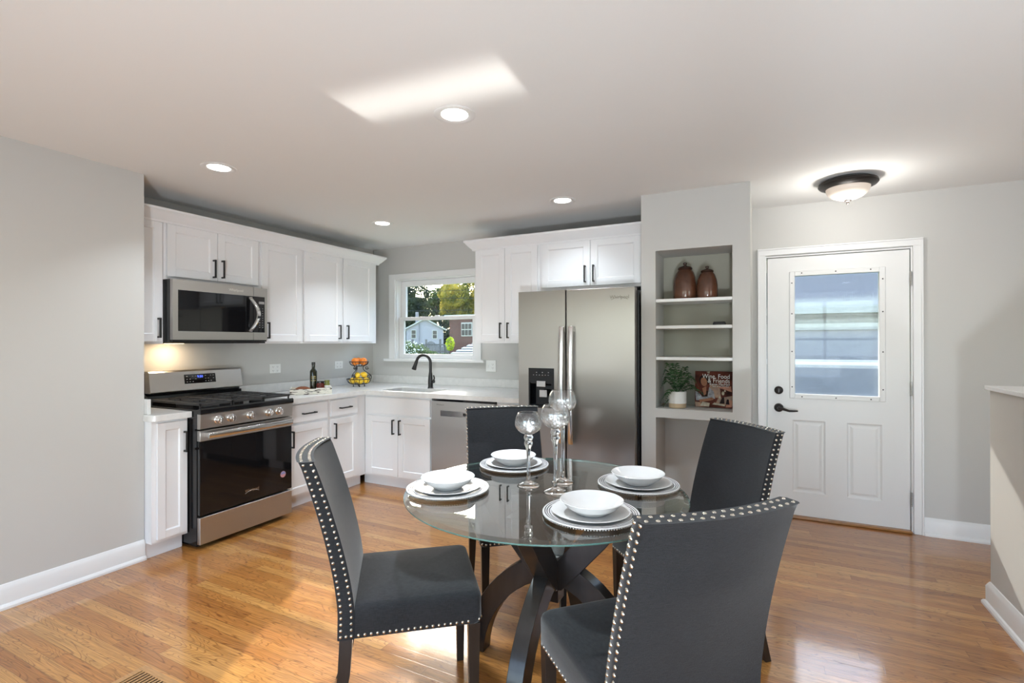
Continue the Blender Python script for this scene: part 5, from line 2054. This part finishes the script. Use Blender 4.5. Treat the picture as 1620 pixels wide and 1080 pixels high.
printed('ochre_print', M['c_gold'], [[(0.30, 0.30), (0.70, 0.26), (0.66, 0.60), (0.42, 0.66)], [(0.55, 0.10), (1.0, 0.06), (1.0, 0.34), (0.62, 0.26)], [(0.02, 0.0), (0.3, 0.02), (0.22, 0.12), (0.0, 0.14)]], 0.0003)
printed('hair_print', M['c_hair'], [ell(0.25, 0.75, 0.145, 0.15), [(0.14, 0.40), (0.36, 0.46), (0.33, 0.28), (0.20, 0.30)], [(0.72, 0.28), (0.78, 0.30), (0.79, 0.12), (0.66, 0.12)], [(0.85, 0.24), (0.90, 0.24), (0.92, 0.10), (0.82, 0.10)]], 0.0005)
printed('face_print', M['c_skin'], [ell(0.235, 0.70, 0.085, 0.125, rot=0.25), [(0.19, 0.52), (0.30, 0.58), (0.30, 0.36), (0.24, 0.32)], [(0.10, 0.20), (0.46, 0.27), (0.47, 0.20), (0.14, 0.13)], ell(0.44, 0.235, 0.06, 0.04)], 0.0007)
printed('blouse_print', M['c_shirt'], [[(0.0, 0.44), (0.10, 0.40), (0.20, 0.28), (0.34, 0.30), (0.38, 0.56), (0.50, 0.44), (0.54, 0.24), (0.40, 0.26), (0.16, 0.18), (0.03, 0.18)]], 0.0006)
printed('table_print', M['c_cream'], [[(0.14, 0.04), (0.38, 0.02), (0.40, 0.12), (0.20, 0.15)], [(0.46, 0.09), (0.80, 0.05), (0.80, 0.09), (0.52, 0.14)], ell(0.75, 0.40, 0.035, 0.055), ell(0.66, 0.29, 0.03, 0.035), ell(0.80, 0.47, 0.02, 0.03), [(0.30, 0.98), (0.40, 1.0), (0.38, 0.93)]], 0.0008)
printed('glow_print', M['c_orange'], [[(0.82, 0.02), (0.98, 0.04), (0.98, 0.22), (0.86, 0.20)]], 0.0004)
printed('glow_print', M['c_orange'], [[(0.60, 0.56), (0.96, 0.60), (0.98, 0.44), (0.80, 0.50)]], 0.0004)
m = MB()
for s_, sz, px, py in (('Wine, Food', 0.045, 0.93, 0.855), ('& Friends', 0.045, 0.93, 0.735), ('Karen MacNeil', 0.0225, 0.93, 0.640)):
    text_into(m, s_, sz, bo + X * (px * BW) + bv * (py * BH) + bn * 0.0009, X, bv, bn, depth=0.0003, align='RIGHT', lift=0.0001, sx=0.86 if sz > 0.03 else 1.0)
text_into(m, 'author of THE WINE BIBLE', 0.0095, bo + X * (0.90 * BW) + bv * (0.585 * BH) + bn * 0.0009, X, bv, bn, depth=0.0003, align='RIGHT', lift=0.0001)
m.build('lettering', M['paper'], t, smooth=False)

# ================================================================ OUTDOORS
struct('ground', MB().box(-160, 120, 0.16, 160, -1.0, -0.70), M['grass'], smooth=False)


def foliage(mb, c, R, n, size, rnd, squash=1.0):
    c = Vector(c)
    for _ in range(n):
        while True:
            v = Vector((rnd.uniform(-1, 1), rnd.uniform(-1, 1), rnd.uniform(-1, 1)))
            if 0.25 < v.length < 1: break
        v = v.normalized() * (v.length ** 0.35)
        p = c + Vector((v.x * R, v.y * R, v.z * R * squash))
        a = Vector((rnd.gauss(0, 1), rnd.gauss(0, 1), rnd.gauss(0, 1))).normalized()
        b_ = a.orthogonal().normalized()
        s = size * rnd.uniform(0.6, 1.4)
        mb.add([p - a * s, p + b_ * s * 0.6, p + a * s, p - b_ * s * 0.6], [(0, 1, 2, 3)])


def tree(label, x, y, h, R, mat, seed, n=2200, leaf=0.5, name='tree', low=0.25):
    rnd = random.Random(seed)
    t = thing(name, label, 'tree', (x, y, -0.70), 0, 'trees beyond the kitchen window')
    m = L()
    m.tube([(0, 0, 0), (0.1, 0, h * 0.3), (-0.1, 0.1, h * 0.6), (0, 0, h * 0.85)], [h * 0.022, h * 0.018, h * 0.011, h * 0.003], 8)
    for k in range(5):
        a = k * 1.3 + seed
        m.tube([(0, 0, h * (0.35 + 0.08 * k)), (R * 0.55 * math.cos(a), R * 0.55 * math.sin(a), h * (0.55 + 0.07 * k))], [h * 0.009, h * 0.003], 6)
    m.build('trunk', M['bark'], t)
    m = L()
    for k in range(9):
        a = rnd.uniform(0, 2 * PI)
        rr = rnd.uniform(0.1, 0.62) * R
        z = h * rnd.uniform(low + 0.12, 0.88)
        foliage(m, (rr * math.cos(a), rr * math.sin(a), z), R * rnd.uniform(0.42, 0.62), n // 9, leaf, rnd, 0.85)
    m.build('crown', mat, t, smooth=False, recalc=False)
    return t


tree('yellow green tree, brightest one in the upper window sash', -38.8, 62, 12.0, 4.4, M['leaf_yellow'], 3, 14000, 0.17)
tree('dark evergreen tree at the left of the upper window sash', -47.6, 62, 12.2, 4.4, M['leaf_dark'], 5, 14000, 0.17, low=0.05)
tree('mid green tree at the right of the upper window sash', -31.6, 64, 12.0, 4.2, M['leaf_green'], 8, 12000, 0.17)
tree('green tree farther back between the evergreen and the yellow tree', -52.5, 76, 13.6, 4.9, M['leaf_green'], 13, 10000, 0.22)
tree('tall green tree farther back behind the yellow tree', -42.5, 76, 13.6, 4.9, M['leaf_green'], 21, 10000, 0.22)
tree('dark evergreen at the far left beyond the white house', -62.0, 78, 12.5, 4.6, M['leaf_dark'], 29, 3500, 0.4, low=0.02)
tree('low dark evergreen right of the white house', -36.5, 55.6, 6.2, 1.9, M['leaf_dark'], 31, 5000, 0.13, low=-0.08)

# white clapboard house
t = thing('house', 'white clapboard house with a gable seen through the window', 'house', (-34.6, 48, -0.70))
hx0, hx1, hy = -36.95, -32.25, 48.0
e_z, p_z = 3.10, 4.36
gable = [(hx0, -0.70), (hx1, -0.70), (hx1, e_z), ((hx0 + hx1) / 2, p_z), (hx0, e_z)]
MB().prism(gable, (0, 0, 0), X, Z, Y, hy, hy + 4).build('wall', M['siding'], t, smooth=False)
mid = (hx0 + hx1) / 2
sl = (p_z - e_z) / (mid - hx0)
m = MB()
for s in (-1, 1):
    ex = mid + s * (mid - hx0 + 0.42)
    ez = e_z - 0.42 * sl
    pts = [(ex, ez), (mid, p_z), (mid, p_z + 0.16), (ex, ez + 0.16)]
    m.prism(pts, (0, 0, 0), X, Z, Y, hy - 0.35, hy + 4.3)
m.build('roof', M['fascia'], t, smooth=False)
for wx, wz in ((-36.02, 2.45), (-33.35, 2.40)):
    m = MB()
    m.box(wx - 0.34, wx + 0.34, hy - 0.06, hy - 0.002, wz - 0.56, wz + 0.56)
    w_ = m.build('window_frame', M['fascia'], t, smooth=False)
    m = MB().box(wx - 0.25, wx + 0.25, hy - 0.09, hy - 0.062, wz - 0.48, wz - 0.03)
    m.box(wx - 0.25, wx + 0.25, hy - 0.09, hy - 0.062, wz + 0.03, wz + 0.48)
    m.build('window_glass', M['darkglass'], w_, smooth=False)
MB().tube([(-35.30, hy - 0.10, -0.6), (-35.30, hy - 0.10, 3.8)], 0.05, 8).build('downpipe', M['concrete'], t)
MB().box(-35.9, -35.5, 50.0, 50.4, 3.5, 5.4).build('chimney', M['concrete'], t, smooth=False)
t.rotation_euler = (0, 0, 0.6)

# brick garage on the right of the window view, with a striped lean-to roof
t = thing('brick_garage', 'red brown brick garage at the right of the window view', 'garage', (-9.4, 24, -0.70))
gx0 = -12.9
MB().box(gx0, -6.0, 21, 27, -0.70, 2.86).build('wall', M['brick'], t, smooth=False)
MB().box(gx0 - 0.25, -5.8, 20.8, 27.2, 2.862, 3.02).build('fascia', M['fascia'], t, smooth=False)
m = MB().box(-12.02, -11.26, 20.93, 20.998, 1.74, 2.56)
w_ = m.build('window_frame', M['fascia'], t, smooth=False)
m = MB()
for i in range(3):
    for j in range(2):
        m.box(-11.97 + i * 0.235, -11.79 + i * 0.235, 20.90, 20.928, 1.80 + j * 0.37, 2.11 + j * 0.37)
m.build('window_glass', M['darkglass'], w_, smooth=False)
t = thing('lean_to_shed', 'low shed with a white striped sloping roof beside the garage', 'shed', (-6.8, 15.5, -0.70))
MB().box(-8.2, -5.2, 15.0, 16.4, -0.70, 0.80).build('wall', M['concrete'], t, smooth=False)
m = MB()
m2 = MB()


def roof_pt(f, x):
    return Vector((x, 14.7 + 1.6 * f, 0.84 + 0.80 * f))


for k in range(7):
    f0, f1 = k / 7, (k + 0.48) / 7
    q4 = [roof_pt(f0, -8.65 + 1.0 * f0), roof_pt(f0, -5.0), roof_pt(f1, -5.0), roof_pt(f1, -8.65 + 1.0 * f1)]
    m.loops([q4, [q + Vector((0, -0.02, 0.04)) for q in q4]])
q4 = [roof_pt(0, -8.65), roof_pt(0, -5.0), roof_pt(1, -5.0), roof_pt(1, -7.65)]
m2.loops([[q + Vector((0, 0.03, -0.05)) for q in q4], [q + Vector((0, 0.004, -0.004)) for q in q4]])
m2.build('roof_deck', M['roofdark'], t, smooth=False)
m.build('roof_tile_stripes', M['fascia'], t, smooth=False)

# fence, bush, shrubs, wires
t = thing('wooden_fence', 'weathered grey fence in front of the white house', 'fence', (-18.5, 27, -0.70))
m = MB()
fx0, fx1, fyv = -23.0, -15.2, 27.0
for k in range(4):
    m.box(fx0, fx1, fyv, fyv + 0.05, -0.35 + k * 0.5, -0.25 + k * 0.5)
m.build('rails', M['fence'], t, smooth=False)
for k in range(7):
    px_ = fx0 + (fx1 - fx0) * k / 6
    MB().box(px_ - 0.06, px_ + 0.06, fyv + 0.051, fyv + 0.17, -0.698, 1.62).build('post', M['fence'], t, smooth=False)
m = MB()
k = 0
x = fx0
while x < fx1 - 0.1:
    m.box(x, x + 0.08, fyv - 0.03, fyv - 0.001, -0.62, 1.25 + 0.22 * math.sin(k * 0.42))
    x += 0.13
    k += 1
m.build('pickets', M['fence'], t, smooth=False)

rnd = random.Random(4)
t = thing('flowering_bush', 'dark bush with white blossoms at the lower left of the window view', 'bush', (-7.85, 11.2, -0.55))
m = L()
for cx_, cy_, z, r in ((0, 0, 1.25, 0.62), (-0.8, 0.2, 1.1, 0.7), (0.15, 0.1, 0.7, 0.6), (-0.5, -0.2, 1.5, 0.5), (-0.3, 0.3, 0.5, 0.8), (-1.4, 0.1, 0.9, 0.8), (0.25, 0.0, 1.2, 0.4)):
    foliage(m, (cx_, cy_, z), r, 1300, 0.036, rnd)
m.build('leaves', M['leaf_bush'], t, smooth=False, recalc=False)
m = L()
for k in range(330):
    a, zz = rnd.uniform(-1.6, 0.5), rnd.uniform(1.35, 2.05)
    m.sphere((a, -0.5 + rnd.uniform(-0.2, 0.25), zz - 0.16 * abs(a + 0.4)), rnd.uniform(0.012, 0.026), 6, 4)
m.build('blossoms', M['bloom'], t)
t = thing('young_sapling', 'small bright yellow green sapling before the brick garage', 'tree', (-10.2, 17.0, -0.70))
L().tube([(0, 0, 0), (0.03, 0, 0.9), (0, 0, 1.9)], [0.03, 0.02, 0.008], 6).build('trunk', M['bark'], t)
m = L()
foliage(m, (0, 0, 2.0), 0.22, 420, 0.045, rnd, 1.6)
m.build('crown', leaf_mat('sapling_leaves', (0.25, 0.33, 0.02), (0.62, 0.70, 0.05), 4), t, smooth=False, recalc=False)
t = thing('low_shrub', 'low pale green shrub in front of the garage and shed', 'bush', (-8.9, 13.3, -0.70))
m = L()
for cx_, z, r in ((-0.9, 1.2, 0.42), (-0.35, 1.35, 0.40), (0.2, 1.3, 0.42), (0.8, 1.2, 0.42), (0.0, 0.6, 0.7), (-0.7, 0.6, 0.6), (0.7, 0.6, 0.6)):
    foliage(m, (cx_, 0, z), r, 900, 0.036, rnd)
m.build('leaves', M['leaf_bush'], t, smooth=False, recalc=False)

pa, pb = Vector((-40.5, 40, 0)), Vector((-13.0, 40, 0))
for nm_, p_ in (('utility pole carrying the wires, left of the window view', pa), ('utility pole carrying the wires, right of the window view', pb)):
    t = thing('utility_pole', nm_, 'pole', (p_.x, p_.y, -0.70), 0, 'utility poles outside the window')
    MB().tube([p_ + Z * -0.69, p_ + Z * 8.2], [0.16, 0.12], 10).build('post', M['fence'], t)
for z0, z1, lab in ((7.25, 6.75, 'uppermost utility wire crossing the top window sash'), (6.80, 5.66, 'middle utility wire crossing the top window sash'), (5.15, 4.72, 'lowest utility wire crossing the top window sash')):
    pts = [pa.lerp(pb, k / 24) + Z * (z0 + (z1 - z0) * k / 24 - 0.15 * 4 * (k / 24) * (1 - k / 24)) + Y * -0.13 for k in range(25)]
    tag(MB().tube(pts, 0.022, 6).build('utility_wire', M['wire']), lab, 'wire', 'utility wires outside the window')

# neighbour behind the back door: siding, soffit and foundation
t = thing('neighbor_house', 'pale neighbor house seen through the ribbed door glass', 'house', (2.0, 12, -0.70))
nx_a, nx_b = -1.0, 12.0
MB().box(nx_a, nx_b, 10.0, 16.0, 1.02, 1.82).build('wall', M['bluesiding'], t, smooth=False)
MB().box(nx_a, nx_b, 9.95, 16.0, -0.70, 1.018).build('foundation', M['concrete'], t, smooth=False)
MB().box(nx_a, nx_b, 9.92, 9.998, 1.66, 1.82).build('trim_band', M['fascia'], t, smooth=False)
MB().box(nx_a, nx_b, 10.0, 16.0, 1.822, 2.05).build('dark_band', M['darkglass'], t, smooth=False)  # dark band across the wall below the fascia
MB().box(nx_a, nx_b + 0.2, 9.6, 16.2, 2.052, 2.22).build('fascia', M['fascia'], t, smooth=False)
MB().box(4.4, 6.9, 9.9, 16.0, 2.222, 4.6).build('gable_wall', M['siding'], t, smooth=False)
MB().box(nx_a, 4.398, 9.9, 16.0, 2.222, 4.6).build('roof', M['roofdark'], t, smooth=False)  # dark block beside the direct view, added to refract as stripes in the pane
MB().box(6.902, nx_b, 9.9, 16.0, 2.222, 4.6).build('roof', M['roofdark'], t, smooth=False)  # added dark block on the other side, also for the refracted stripes
for x0_, x1_ in ((0.5, 3.6), (7.6, 10.5)):
    MB().box(x0_, x1_, 9.93, 9.998, 1.03, 1.64).build('dark_stripe_panel', M['roofdark'], t, smooth=False)  # dark panels added at the sides for the stripes in the ribbed glass
t = thing('porch_railing', 'white porch rail crossing the lower part of the door glass', 'railing', (5.0, 3.0, -0.70))
MB().box(1.5, 9.0, 2.96, 3.05, 1.075, 1.140).build('top_rail', M['trim'], t, bevel=0.005)
for x in (1.6, 8.9):
    MB().box(x - 0.045, x + 0.045, 2.96, 3.05, -0.6998, 1.0745).build('post', M['trim'], t, bevel=0.005)
# unseen hood added over the back door, its edge set to cut the sun
t = thing('sun_cut_hood', 'added unseen white hood outside the back door, cutting the sun', 'awning', (4.53, 0.6, 2.2))
m = MB().prism([(0.152, 2.42), (0.152, 2.46), (1.06, 2.14), (1.06, 2.05), (1.02, 2.05), (1.02, 2.10)], (0, 0, 0), Y, Z, X, 3.75, 5.45)
m.build('roof', M['trim'], t, smooth=False)
for x in (3.9, 5.3):
    MB().tube([(x, 0.153, 1.75), (x, 0.95, 2.12)], 0.02, 8).build('bracket', M['trim'], t)
